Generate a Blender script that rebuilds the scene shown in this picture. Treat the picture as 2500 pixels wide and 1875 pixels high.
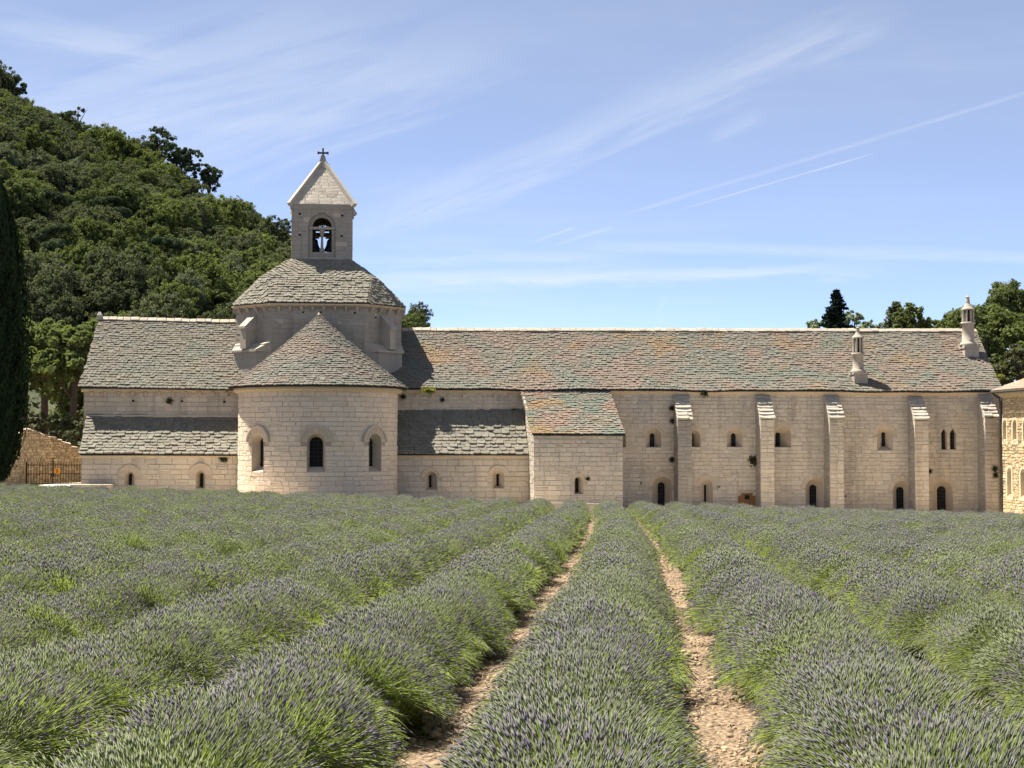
import bpy, bmesh, math, random
import numpy as np
from mathutils import Vector, Matrix

for _o in list(bpy.data.objects):
    bpy.data.objects.remove(_o)
SC = bpy.context.scene
COL = SC.collection
R = random.Random(7)
NR = np.random.default_rng(11)
rad = math.radians

# ------------------------------------------------------------------ camera
F_PX, CX, CY, CAMZ = 3600.0, 1250.0, 937.5, 1.9
PITCH = math.atan(140 / F_PX)
cam_d = bpy.data.cameras.new('camera')
cam_d.sensor_width = 36
cam_d.sensor_fit = 'HORIZONTAL'
cam_d.lens = F_PX / 2500 * 36
cam_d.clip_end = 6000
cam = bpy.data.objects.new('camera', cam_d)
cam.location = (0, 0, CAMZ)
cam.rotation_euler = (math.pi / 2 + PITCH, 0, 0)
COL.objects.link(cam)
SC.camera = cam

# ------------------------------------------------------------------ sun, sky, exposure
SUN = Vector((-0.4538, 0.2037, 1.0)).normalized()
SUN_EL = math.asin(SUN.z)
SUN_ROT = math.atan2(SUN.x, SUN.y)
sun_d = bpy.data.lights.new('sun', 'SUN')
sun_d.energy = 5.0
sun_d.angle = rad(0.53)
sun_d.color = (1.0, 0.94, 0.84)
sun = bpy.data.objects.new('sun', sun_d)
sun.rotation_euler = SUN.to_track_quat('Z', 'Y').to_euler()
sun.location = (-40, 30, 90)
COL.objects.link(sun)
SKY_STRENGTH = 0.14
vs = SC.view_settings
vs.view_transform = 'Standard'
vs.look = 'None'
vs.exposure = 1.64
vs.gamma = 1.0
vs.use_curve_mapping = False


class NT:
    """small node-tree helper"""
    def __init__(s, tree):
        s.t = tree
        s.n = tree.nodes
        s.l = tree.links

    def node(s, typ, **kw):
        n = s.n.new(typ)
        for k, v in kw.items():
            setattr(n, k, v)
        return n

    def put(s, sock, v):
        if isinstance(v, bpy.types.NodeSocket):
            s.l.new(v, sock)
        elif v is not None:
            if hasattr(sock.default_value, '__len__') and not hasattr(v, '__len__'):
                v = [v] * len(sock.default_value)
            sock.default_value = v

    def m(s, op, a, b=None, c=None, clamp=False):
        n = s.node('ShaderNodeMath', operation=op, use_clamp=clamp)
        s.put(n.inputs[0], a)
        if b is not None:
            s.put(n.inputs[1], b)
        if c is not None:
            s.put(n.inputs[2], c)
        return n.outputs[0]

    def mix(s, f, a, b, mode='MIX'):
        n = s.node('ShaderNodeMix', data_type='RGBA', blend_type=mode)
        s.put(n.inputs[0], f)
        s.put(n.inputs[6], (*a, 1) if isinstance(a, (tuple, list)) and len(a) == 3 else a)
        s.put(n.inputs[7], (*b, 1) if isinstance(b, (tuple, list)) and len(b) == 3 else b)
        return n.outputs[2]

    def noise(s, vec, scale, detail=3, rough=.55, dist=0.0):
        n = s.node('ShaderNodeTexNoise')
        s.put(n.inputs['Vector'], vec)
        n.inputs['Scale'].default_value = scale
        n.inputs['Detail'].default_value = detail
        n.inputs['Roughness'].default_value = rough
        n.inputs['Distortion'].default_value = dist
        return n.outputs['Fac']

    def ramp(s, f, lo, hi, a=0.0, b=1.0):
        n = s.node('ShaderNodeMapRange', interpolation_type='SMOOTHSTEP')
        s.put(n.inputs[0], f)
        n.inputs[1].default_value = lo
        n.inputs[2].default_value = hi
        n.inputs[3].default_value = a
        n.inputs[4].default_value = b
        return n.outputs[0]

    def vscale(s, vec, xyz, rot=(0, 0, 0), loc=(0, 0, 0)):
        n = s.node('ShaderNodeMapping')
        s.put(n.inputs[0], vec)
        n.inputs['Location'].default_value = loc
        n.inputs['Rotation'].default_value = rot
        n.inputs['Scale'].default_value = xyz
        return n.outputs[0]


world = bpy.data.worlds.new('World')
SC.world = world
world.use_nodes = True
w = NT(world.node_tree)
w.n.clear()
sky = w.node('ShaderNodeTexSky', sky_type='NISHITA', sun_disc=False)
sky.sun_elevation = SUN_EL
sky.sun_rotation = SUN_ROT
sky.altitude = 300
sky.air_density = 0.18
sky.dust_density = 0.05
sky.ozone_density = 0.9
co = w.node('ShaderNodeTexCoord').outputs['Generated']
sep = w.node('ShaderNodeSeparateXYZ')
w.put(sep.inputs[0], co)
dx, dy, dz = sep.outputs
# cirrus: thin ice cloud seen on a high flat layer
zz = w.m('ADD', w.m('MAXIMUM', dz, 0.0), 0.09)
cmb = w.node('ShaderNodeCombineXYZ')
w.put(cmb.inputs[0], w.m('DIVIDE', dx, zz))
w.put(cmb.inputs[1], w.m('DIVIDE', dy, zz))
cp = cmb.outputs[0]
n1 = w.noise(w.vscale(cp, (0.5, 0.75, 1), (0, 0, rad(-22))), 1.15, 6, .6, .55)
n2 = w.noise(w.vscale(cp, (0.8, 3.2, 1), (0, 0, rad(-14))), 1.3, 6, .66, .9)
n3 = w.noise(w.vscale(cp, (0.22, 0.3, 1), (0, 0, rad(-30)), (3.1, 1.7, 0)), 1.0, 2, .5)
cl = w.m('MULTIPLY', w.ramp(n1, .38, .74), w.ramp(n2, .25, .75, .35, 1.0))
cl = w.m('MULTIPLY', cl, w.ramp(n3, .3, .62, .25, 1.0))


def uv_dir(px, py):
    c, s_ = math.cos(PITCH), math.sin(PITCH)
    u, v = px - CX, CY - py
    y = F_PX * c - v * s_
    return u / y, (v * c + F_PX * s_) / y


su = w.m('DIVIDE', dx, w.m('MAXIMUM', dy, .05))
sv = w.m('DIVIDE', dz, w.m('MAXIMUM', dy, .05))
front = w.m('GREATER_THAN', dy, .06)


def streak(p0, p1, width, amt, soft=.10, nscale=60, ragged=.5):
    """a contrail or a long cirrus plume: a band between two directions in the sky"""
    a, b = uv_dir(*p0), uv_dir(*p1)
    L = math.hypot(b[0] - a[0], b[1] - a[1])
    tx, ty = (b[0] - a[0]) / L, (b[1] - a[1]) / L
    du, dv = w.m('SUBTRACT', su, a[0]), w.m('SUBTRACT', sv, a[1])
    al = w.m('DIVIDE', w.m('ADD', w.m('MULTIPLY', du, tx), w.m('MULTIPLY', dv, ty)), L)
    ac0 = w.m('SUBTRACT', w.m('MULTIPLY', dv, tx), w.m('MULTIPLY', du, ty))
    cv = w.node('ShaderNodeCombineXYZ')
    w.put(cv.inputs[0], w.m('MULTIPLY', al, L * nscale * .38))
    w.put(cv.inputs[1], w.m('MULTIPLY', ac0, nscale * 3.2))
    w.put(cv.inputs[2], p0[0] * .013)
    nn = w.noise(cv.outputs[0], 1.0, 6, .62, .4)
    off = w.m('MULTIPLY', w.m('SUBTRACT', nn, .5), width * ragged * 2 / F_PX)
    ac = w.m('ADD', ac0, off)
    d = w.m('ABSOLUTE', ac)
    band = w.ramp(d, 0, width / F_PX, 1, 0)
    ends = w.m('MULTIPLY', w.ramp(al, -soft, soft, 0, 1), w.ramp(al, 1 - soft, 1 + soft, 1, 0))
    return w.m('MULTIPLY', w.m('MULTIPLY', band, ends), w.m('MULTIPLY', front, w.ramp(nn, .30, .70, amt * .38, amt)))


STREAKS = [((1545, 517), (2520, 222), 8, .17, .05, 90, .4), ((1690, 503), (2108, 382), 3.5, .34, .12, 60, .3),
           ((1310, 588), (1398, 556), 5, .22, .2, 60, .3), ((1365, 595), (1488, 556), 7, .18, .2, 60, .3),
           ((900, 545), (2100, 60), 80, .20, .14, 26, 1.1), ((900, 690), (2060, 660), 32, .40, .22, 30, 1.2),
           ((880, 640), (1500, 625), 26, .20, .25, 30, 1.2), ((1500, 600), (2560, 628), 22, .26, .15, 30, 1.0),
           ((1605, 785), (1622, 730), 9, .12, .3, 50, .5), ((1740, 340), (1850, 285), 30, .14, .3, 50, 1.0),
           ((-100, 330), (900, 60), 190, .22, .3, 14, 1.2), ((300, 430), (1150, 150), 150, .22, .3, 14, 1.2),
           ((-50, 60), (400, 130), 70, .2, .3, 20, 1.2)]
tot = w.m('MULTIPLY', cl, .24)
for st in STREAKS:
    tot = w.m('ADD', tot, streak(*st))
tot = w.m('MINIMUM', w.m('ADD', tot, .235), .75)
CLOUD = (2.12, 2.26, 2.42)
skyc = w.mix(tot, sky.outputs[0], CLOUD)
bg = w.node('ShaderNodeBackground')
w.put(bg.inputs[0], skyc)
bg.inputs[1].default_value = SKY_STRENGTH
wo = w.node('ShaderNodeOutputWorld')
w.l.new(bg.outputs[0], wo.inputs[0])


# ------------------------------------------------------------------ frames: photo pixel -> place
TH = rad(6)
OX, OY = 0.0, 92.0
CT, ST = math.cos(TH), math.sin(TH)


def ray(px, py):
    c, s_ = math.cos(PITCH), math.sin(PITCH)
    u, v = px - CX, CY - py
    return Vector((u, F_PX * c - v * s_, v * c + F_PX * s_))


def loc(v):
    x, y = v[0] - OX, v[1] - OY
    return Vector((x * CT + y * ST, -x * ST + y * CT, v[2]))


def wld(v):
    return Vector((OX + v[0] * CT - v[1] * ST, OY + v[0] * ST + v[1] * CT, v[2]))


LC = loc((0, 0, CAMZ))


def lray(px, py):
    d = ray(px, py)
    return Vector((d.x * CT + d.y * ST, -d.x * ST + d.y * CT, d.z))


def P(px, py, y):
    """abbey-frame point seen at pixel on the plane y = const"""
    d = lray(px, py)
    return LC + d * ((y - LC.y) / d.y)


def PS(px, py, s):
    d = lray(px, py)
    return LC + d * ((s - LC.x) / d.x)


def PW(px, py, Y):
    d = ray(px, py)
    return Vector((0, 0, CAMZ)) + d * (Y / d.y)


def proj(v):
    """world -> photo pixel, distance"""
    c, s_ = math.cos(PITCH), math.sin(PITCH)
    y, z = v[1], v[2] - CAMZ
    f = y * c + z * s_
    u = -y * s_ + z * c
    f = max(f, .01)
    return CX + F_PX * v[0] / f, CY - F_PX * u / f, f


def ground(X, Y):
    Xc = np.clip(X, -45, 45)
    Yc = np.clip(Y, 0, 86)
    return Yc / 80 * (-1.92 - .030 * Xc)


# ------------------------------------------------------------------ materials
def new_mat(name):
    m = bpy.data.materials.new(name)
    m.use_nodes = True
    t = NT(m.node_tree)
    t.n.clear()
    out = t.node('ShaderNodeOutputMaterial')
    return m, t, out


def principled(t, out, col, rough=.9, bump=None, bstr=.3, bdist=.02, spec=.2, metal=0.0):
    b = t.node('ShaderNodeBsdfPrincipled')
    t.put(b.inputs['Base Color'], (*col, 1) if isinstance(col, tuple) and len(col) == 3 else col)
    t.put(b.inputs['Roughness'], rough)
    b.inputs['Specular IOR Level'].default_value = spec
    b.inputs['Metallic'].default_value = metal
    if bump is not None:
        n = t.node('ShaderNodeBump')
        n.inputs['Strength'].default_value = bstr
        n.inputs['Distance'].default_value = bdist
        t.put(n.inputs['Height'], bump)
        t.l.new(n.outputs[0], b.inputs['Normal'])
    t.l.new(b.outputs[0], out.inputs[0])
    return b


def piece_random(t):
    g = t.node('ShaderNodeNewGeometry')
    oi = t.node('ShaderNodeObjectInfo')
    s = t.m('ADD', g.outputs['Random Per Island'], oi.outputs['Random'])
    return t.m('FRACT', t.m('MULTIPLY', s, 7.31)), g.outputs['Position']


def mat_stone(name, base, var=.22, warm=.25, grey=.35, bstr=.35, fine=14.0):
    """weathered limestone: tone from stone to stone, stains, pitting"""
    m, t, out = new_mat(name)
    r, pos = piece_random(t)
    c = tuple(base)
    dark = tuple(x * (1 - var) for x in c)
    lite = tuple(min(x * (1 + var * .7), .8) for x in c)
    col = t.mix(r, dark, lite)
    big = t.noise(t.vscale(pos, (1, 1, .45)), .42, 5, .62, .3)
    col = t.mix(t.m('MULTIPLY', t.ramp(big, .46, .72), grey), col, (c[0] * .62, c[1] * .66, c[2] * .70))
    w2 = t.noise(t.vscale(pos, (1, 1, 1), (0, 0, 0), (9, 4, 2)), .8, 4, .6)
    col = t.mix(t.m('MULTIPLY', t.ramp(w2, .5, .75), warm), col, (c[0] * 1.08, c[1] * .92, c[2] * .68))
    rn = t.noise(t.vscale(pos, (1.5, 1.5, .11), (0, 0, 0), (2, 6, 0)), 1.0, 5, .65)
    col = t.mix(t.m('MULTIPLY', t.ramp(rn, .50, .72), min(1.0, grey * 1.1)), col, (c[0] * .64, c[1] * .64, c[2] * .64))
    f1 = t.noise(pos, fine, 6, .7)
    col = t.mix(t.ramp(f1, .3, .7, .30, 0), col, (c[0] * .5, c[1] * .48, c[2] * .45))
    spots = t.noise(pos, 3.4, 5, .75)
    col = t.mix(t.ramp(spots, .62, .72, 0, .45), col, (c[0] * .55, c[1] * .56, c[2] * .56))
    principled(t, out, col, .92, t.m('ADD', f1, t.noise(pos, fine * .25, 4, .6)), bstr, .03)
    return m


def mat_lauze(name, base=(.142, .129, .105), moss=.3):
    """stone roofing slabs with lichen in green-grey, rose and ochre drifts"""
    m, t, out = new_mat(name)
    r, pos = piece_random(t)
    c = base
    col = t.mix(r, tuple(x * .87 for x in c), tuple(x * 1.13 for x in c))
    pv = t.vscale(pos, (1, 1.0, 1.6), (0, rad(28), 0))
    a = t.noise(pv, .33, 3, .55, .5)
    b = t.noise(t.vscale(pos, (1, 1, 1.5), (0, rad(30), 0), (5, 2, 8)), .45, 3, .55, .5)
    c3 = t.noise(t.vscale(pos, (1, 1, 1.4), (0, rad(30), 0), (15, 7, 1)), .30, 3, .6, .4)
    col = t.mix(t.m('MULTIPLY', t.ramp(a, .46, .60), moss), col, (c[0] * .66, c[1] * .95, c[2] * .95))
    col = t.mix(t.m('MULTIPLY', t.ramp(b, .47, .60), moss), col, (c[0] * 1.32, c[1] * .92, c[2] * .86))
    col = t.mix(t.m('MULTIPLY', t.ramp(c3, .56, .68), moss * .8), col, (c[0] * 1.55, c[1] * 1.0, c[2] * .42))
    f1 = t.noise(pos, 9, 6, .7)
    col = t.mix(t.ramp(f1, .34, .62, .28, 0), col, (c[0] * .42, c[1] * .42, c[2] * .43))
    principled(t, out, col, .95, f1, .5, .03, .1)
    return m


def mat_plain(name, col, rough=.8, var=.15, scale=6.0, bstr=.2, spec=.2, metal=0.0):
    m, t, out = new_mat(name)
    g = t.node('ShaderNodeNewGeometry')
    n = t.noise(g.outputs['Position'], scale, 5, .6)
    c = t.mix(n, tuple(x * (1 - var) for x in col), tuple(min(1, x * (1 + var)) for x in col))
    principled(t, out, c, rough, n, bstr, .02, spec, metal)
    return m


def mat_leaf(name, dark, light, trans=.35, rnd=.5, yellow=None):
    """leaf: tone from leaf to leaf and plant to plant, light passing through"""
    m, t, out = new_mat(name)
    g = t.node('ShaderNodeNewGeometry')
    oi = t.node('ShaderNodeObjectInfo')
    r = t.m('ADD', t.m('MULTIPLY', g.outputs['Random Per Island'], 1 - rnd), t.m('MULTIPLY', oi.outputs['Random'], rnd))
    c = t.mix(r, dark, light)
    if yellow:
        f = t.m('FRACT', t.m('MULTIPLY', g.outputs['Random Per Island'], 13.7))
        c = t.mix(t.ramp(f, .72, 1.0), c, yellow)
    d = t.node('ShaderNodeBsdfDiffuse')
    t.put(d.inputs[0], c)
    tr = t.node('ShaderNodeBsdfTranslucent')
    t.put(tr.inputs[0], t.mix(1.0, c, (1.25, 1.3, .7), 'MULTIPLY'))
    mx = t.node('ShaderNodeMixShader')
    mx.inputs[0].default_value = trans
    t.l.new(d.outputs[0], mx.inputs[1])
    t.l.new(tr.outputs[0], mx.inputs[2])
    t.l.new(mx.outputs[0], out.inputs[0])
    return m


LIME = (.525, .445, .345)
M = {}
M['ashlar'] = mat_stone('limestone_ashlar', LIME, .12, .3, .7)
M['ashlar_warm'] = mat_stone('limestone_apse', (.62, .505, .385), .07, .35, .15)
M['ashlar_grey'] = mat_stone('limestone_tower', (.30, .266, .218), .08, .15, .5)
M['cut'] = mat_stone('limestone_dressed', (.50, .405, .30), .08, .3, .25)
M['chimney'] = mat_stone('chimney_limestone', (.37, .318, .25), .1, .2, .4)
M['cornice'] = mat_stone('limestone_cornice', (.50, .39, .26), .12, .5, .2)
M['cap_sun_side'] = mat_stone('limestone_cap_sun_side', (.39, .345, .28), .12, .1, .35)  # cap and spire stone; also the separate tone painted on sunlit left-facing walls
M['mortar'] = mat_stone('lime_mortar', (.42, .35, .27), .05, .2, .4, .6, 9)
M['rubble'] = mat_stone('ochre_rubble', (.52, .41, .265), .42, .5, .3, .6, 9)
M['rubble_mortar'] = mat_stone('rubble_mortar', (.36, .285, .19), .1, .4, .3, .7, 8)
M['wing'] = mat_stone('yellow_rubble', (.47, .365, .225), .3, .45, .25, .6, 9)
M['wing_frame'] = mat_stone('yellow_dressed', (.52, .425, .285), .06, .3, .1)
M['wing_mortar'] = mat_stone('yellow_mortar', (.36, .275, .17), .05, .4, .2)
M['lauze'] = mat_lauze('stone_roof_slab')
M['lauze_pale'] = mat_lauze('pale_roof_slab', (.18, .165, .131), .08)
M['lauze_dark'] = mat_lauze('weathered_roof_slab', (.136, .127, .102), .2)
M['lauze_bright'] = mat_lauze('lichened_roof_slab', (.146, .132, .106), .42)
M['underroof'] = mat_plain('roof_bedding', (.10, .092, .08), .95)
M['terracotta'] = mat_stone('clay_canal_tile', (.33, .24, .172), .3, .4, .3)
M['glass'] = mat_plain('dark_window_glass', (.008, .008, .008), .6, .3, 3, .05, .1)
M['lead'] = mat_plain('window_bar_iron', (.05, .05, .05), .6, .2)
M['iron'] = mat_plain('rusted_iron', (.035, .026, .02), .7, .3, 20)
M['crossiron'] = mat_plain('cross_iron', (.05, .055, .06), .6, .2)
M['bronze'] = mat_plain('bell_bronze', (.035, .036, .032), .5, .3, 8, .1, .5, .6)
M['beam'] = mat_plain('old_oak_beam', (.06, .045, .03), .9, .3, 12)
M['door'] = mat_plain('brown_door_wood', (.24, .115, .045), .7, .3, 18)
M['pipe'] = mat_plain('dark_zinc_pipe', (.045, .042, .04), .5, .2)
M['sign'] = mat_plain('orange_sign_paint', (.62, .24, .03), .5, .05)
M['ink'] = mat_plain('black_sign_paint', (.02, .018, .015), .5, .05)
M['hole'] = mat_plain('hole_dark', (.02, .017, .014), 1, .2)
M['bark'] = mat_plain('tree_bark', (.085, .065, .05), .95, .4, 10, .6)
M['oak_leaf'] = mat_leaf('holm_oak_leaf', (.06, .071, .04), (.112, .123, .072), .32, .5)
M['bright_leaf'] = mat_leaf('downy_oak_leaf', (.078, .098, .034), (.13, .152, .06), .38, .45)
M['mid_leaf'] = mat_leaf('scrub_leaf', (.066, .085, .033), (.118, .137, .056), .32, .5)
M['grey_leaf'] = mat_leaf('silver_oak_leaf', (.085, .10, .06), (.14, .155, .095), .25, .5)
M['pine_leaf'] = mat_leaf('pine_needle', (.036, .05, .028), (.068, .085, .046), .2, .4)
M['spruce_leaf'] = mat_leaf('spruce_needle', (.012, .022, .016), (.024, .04, .026), .1, .4)
M['pale_leaf'] = mat_leaf('olive_grey_leaf', (.16, .19, .12), (.26, .30, .20), .35, .4)
M['cypress_leaf'] = mat_leaf('cypress_scale_leaf', (.012, .02, .011), (.026, .04, .018), .12, .3)
M['shrub_leaf'] = mat_leaf('brown_shrub_leaf', (.06, .062, .03), (.10, .105, .05), .25, .4)
M['wall_leaf'] = mat_leaf('wall_herb_leaf', (.035, .04, .018), (.075, .08, .03), .2, .4)
M['sedum'] = mat_leaf('yellow_stonecrop', (.16, .16, .04), (.26, .25, .07), .3, .3)
M['grass'] = mat_leaf('meadow_grass_blade', (.11, .15, .035), (.24, .28, .075), .45, .2)


# ------------------------------------------------------------------ mesh helpers
BASE = {}      # object name -> abbey-frame offset of its thing


class MB:
    def __init__(s):
        s.v, s.f, s.mi = [], [], []

    def quadbox(s, p, mi=0, skip=()):
        """8 points: bottom 0-3 ccw, top 4-7"""
        n = len(s.v)
        s.v += [tuple(q) for q in p]
        fs = [(3, 2, 1, 0), (4, 5, 6, 7), (0, 1, 5, 4), (1, 2, 6, 5), (2, 3, 7, 6), (3, 0, 4, 7)]
        for i, f in enumerate(fs):
            if i not in skip:
                s.f.append(tuple(n + k for k in f))
                s.mi.append(mi)

    def box(s, x0, x1, y0, y1, z0, z1, mi=0):
        s.quadbox([(x0, y0, z0), (x1, y0, z0), (x1, y1, z0), (x0, y1, z0), (x0, y0, z1), (x1, y0, z1), (x1, y1, z1), (x0, y1, z1)], mi)

    def quad(s, a, b, c, d, mi=0):
        n = len(s.v)
        s.v += [tuple(a), tuple(b), tuple(c), tuple(d)]
        s.f.append((n, n + 1, n + 2, n + 3))
        s.mi.append(mi)

    def poly(s, pts, mi=0):
        n = len(s.v)
        s.v += [tuple(p) for p in pts]
        s.f.append(tuple(range(n, n + len(pts))))
        s.mi.append(mi)

    def loft(s, rings, closed=True, mi=0, cap0=False, cap1=False):
        n0 = len(s.v)
        k = len(rings[0])
        for r_ in rings:
            s.v += [tuple(p) for p in r_]
        for i in range(len(rings) - 1):
            for j in range(k if closed else k - 1):
                a, b = n0 + i * k + j, n0 + i * k + (j + 1) % k
                s.f.append((a, b, b + k, a + k))
                s.mi.append(mi)
        if cap0:
            s.f.append(tuple(n0 + j for j in range(k - 1, -1, -1)))
            s.mi.append(mi)
        if cap1:
            s.f.append(tuple(n0 + (len(rings) - 1) * k + j for j in range(k)))
            s.mi.append(mi)

    def lathe(s, cx, cy, prof, seg=20, mi=0, cap=True):
        rings = [[(cx + r_ * math.cos(2 * math.pi * j / seg), cy + r_ * math.sin(2 * math.pi * j / seg), z) for j in range(seg)] for r_, z in prof]
        s.loft(rings, True, mi, cap, cap)

    def tube(s, pts, r_, seg=8, mi=0):
        rings = []
        pts = [Vector(p) for p in pts]
        rr = r_ if isinstance(r_, (list, tuple)) else [r_] * len(pts)
        for i, p in enumerate(pts):
            d = (pts[min(i + 1, len(pts) - 1)] - pts[max(i - 1, 0)]).normalized()
            a = d.orthogonal().normalized() if abs(d.z) > .9 else Vector((0, 0, 1)).cross(d).normalized()
            b = d.cross(a)
            rings.append([p + (a * math.cos(2 * math.pi * j / seg) + b * math.sin(2 * math.pi * j / seg)) * rr[i] for j in range(seg)])
        s.loft(rings, True, mi, True, True)


def mesh_np(name, V, Fq, mats, mi=None, smooth=False):
    """mesh from arrays; Fq is (n,3) or (n,4) or list of tuples"""
    me = bpy.data.meshes.new(name)
    if isinstance(Fq, np.ndarray):
        V = np.asarray(V, dtype=np.float32)
        k = Fq.shape[1]
        me.vertices.add(len(V))
        me.vertices.foreach_set('co', V.ravel())
        me.loops.add(Fq.size)
        me.loops.foreach_set('vertex_index', Fq.astype(np.int32).ravel())
        me.polygons.add(len(Fq))
        me.polygons.foreach_set('loop_start', (np.arange(len(Fq)) * k).astype(np.int32))
        me.polygons.foreach_set('loop_total', np.full(len(Fq), k, np.int32))
    else:
        me.from_pydata([tuple(v) for v in V], [], Fq)
    for m in mats:
        me.materials.append(m)
    if mi is not None and len(mats) > 1:
        me.polygons.foreach_set('material_index', np.asarray(mi, np.int32))
    if smooth:
        me.polygons.foreach_set('use_smooth', np.ones(len(me.polygons), bool))
    me.update(calc_edges=True)
    me.validate()
    return me


def tag(o, label=None, cat=None, group=None, kind=None):
    if label:
        o['label'] = label
    if cat:
        o['category'] = cat
    if group:
        o['group'] = group
    if kind:
        o['kind'] = kind
    return o


def add(name, me, parent=None):
    o = bpy.data.objects.new(name, me)
    COL.objects.link(o)
    if parent is not None:
        o.parent = parent
        BASE[o.name] = BASE.get(parent.name, Vector((0, 0, 0)))
    return o


def thing(name, label, cat, base, group=None, rot=None):
    """an Empty at the thing's base; its parts are built in abbey-frame coordinates"""
    o = bpy.data.objects.new(name, None)
    o.empty_display_size = .5
    COL.objects.link(o)
    o.location = wld(base)
    o.rotation_euler = (0, 0, TH)
    BASE[o.name] = Vector(base)
    return tag(o, label, cat, group)


def part(name, mb, mats, parent, smooth=False, label=None):
    """one mesh part; coordinates are abbey-frame, stored relative to the thing's base"""
    off = BASE[parent.name]
    mats = mats if isinstance(mats, list) else [mats]
    V = [(v[0] - off.x, v[1] - off.y, v[2] - off.z) for v in mb.v]
    o = add(name, mesh_np(name, V, mb.f, mats, mb.mi, smooth), parent)
    if label:
        o['label'] = label
    return o


# ---- pieces: stones and slabs, alike ones share mesh data
def stone_variant(rng, bev=.035, rough=.10):
    v = []
    for (x, z) in ((-.5, -.5), (.5, -.5), (.5, .5), (-.5, .5)):
        v.append((x, 1.0, z))
    for (x, z) in ((-.5, -.5), (.5, -.5), (.5, .5), (-.5, .5)):
        v.append((x + rng.uniform(-.012, .012), .16, z + rng.uniform(-.02, .02)))
    for (x, z) in ((-.5, -.5), (.5, -.5), (.5, .5), (-.5, .5)):
        v.append((x * (1 - bev * rng.uniform(.8, 2.2)), rng.uniform(-rough, rough), z * (1 - bev * 2 * rng.uniform(.8, 2.4))))
    v.append((rng.uniform(-.2, .2), rng.uniform(-rough * 1.4, rough * .4), rng.uniform(-.2, .2)))
    f = []
    for a in (0, 4):
        for j in range(4):
            k = (j + 1) % 4
            f.append((a + j, a + k, a + 4 + k, a + 4 + j))
    for j in range(4):
        f.append((8 + j, 8 + (j + 1) % 4, 12))
    return v, f


def slab_variant(rng):
    """roof slab: x across, y up the slope 0..1, z thickness 0..1, rough rounded lower corners"""
    j = lambda a: rng.uniform(-a, a)
    out = [(-.5, 1.0), (-.5 + j(.02), .16 + j(.05)), (-.44 + j(.04), .03 + j(.02)), (-.14 + j(.08), 0 + j(.025)), (.16 + j(.08), 0 + j(.025)),
           (.44 + j(.04), .03 + j(.02)), (.5 + j(.02), .16 + j(.05)), (.5, 1.0)]
    v = [(x * .97, y, 0) for x, y in out] + [(x * .95, y + .015, .8 + rng.uniform(-.15, .25)) for x, y in out]
    n = 8
    f = [tuple(range(n, 2 * n))]
    for a in range(n - 1):
        f.append((a, a + 1, n + a + 1, n + a))
    f[0] = tuple(range(n, 2 * n))
    f = [f[0]] + [(q[1], q[0], q[3], q[2]) for q in f[1:]]
    # outline runs clockwise seen from above: flip to face up
    f = [tuple(reversed(q)) for q in f]
    return v, f


STONES = [stone_variant(R) for _ in range(8)]
RUBBLES = [stone_variant(R, .12, .35) for _ in range(8)]
SLABS = [slab_variant(R) for _ in range(10)]


class Pieces:
    """all stones (or slabs) of one thing: the largest in view become objects, the rest one mesh"""
    def __init__(s, name, stuff, variants, mat, limit=298, seen=None):
        s.name, s.stuff, s.var, s.mat, s.limit, s.seen = name, stuff, variants, mat, limit, seen
        s.it = []

    def add(s, parent, mtx, mat=None):
        s.it.append((parent, mtx, R.randrange(len(s.var)), mat or s.mat))

    def emit(s):
        if not s.it:
            return
        sc = []
        for i, (pa, m, k, mt) in enumerate(s.it):
            c = m.translation
            px, py, d = proj(wld(c))
            a = m.col[0].length * max(m.col[1].length if s.var is SLABS else m.col[2].length, .01)
            ok = -10 < px < 2510 and 0 < py < 1245 and (s.seen is None or s.seen(px, py, c))
            sc.append((a / d / d if ok else 0, i))
        sc.sort(reverse=True)
        chosen = {i for v, i in sc[:s.limit] if v > 0}
        cache = {}
        rest = {}
        for i, (pa, m, k, mt) in enumerate(s.it):
            off = BASE[pa.name]
            if i in chosen:
                key = (k, mt.name)
                if key not in cache:
                    cache[key] = mesh_np(s.name, s.var[k][0], s.var[k][1], [mt])
                o = bpy.data.objects.new(s.name, cache[key])
                COL.objects.link(o)
                o.parent = pa
                o.matrix_basis = Matrix.Translation(-off) @ m
            else:
                rest.setdefault((pa.name, mt.name), []).append((k, m, off, pa, mt))
        for (pn, mn), L in rest.items():
            V, Fc = [], []
            n = 0
            for k, m, off, pa, mt in L:
                v = np.array(s.var[k][0]) @ np.array(m.to_3x3()).T + np.array(m.translation - off)
                V.append(v)
                Fc += [tuple(n + q for q in f) for f in s.var[k][1]]
                n += len(v)
            o = add(s.stuff, mesh_np(s.stuff, np.concatenate(V), Fc, [L[0][4]]), L[0][3])
            o['kind'] = 'stuff'


def frame_mtx(p, ex, ey, ez):
    m = Matrix.Identity(4)
    for i in range(3):
        m[i][0], m[i][1], m[i][2], m[i][3] = ex[i], ey[i], ez[i], p[i]
    return m


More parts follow.
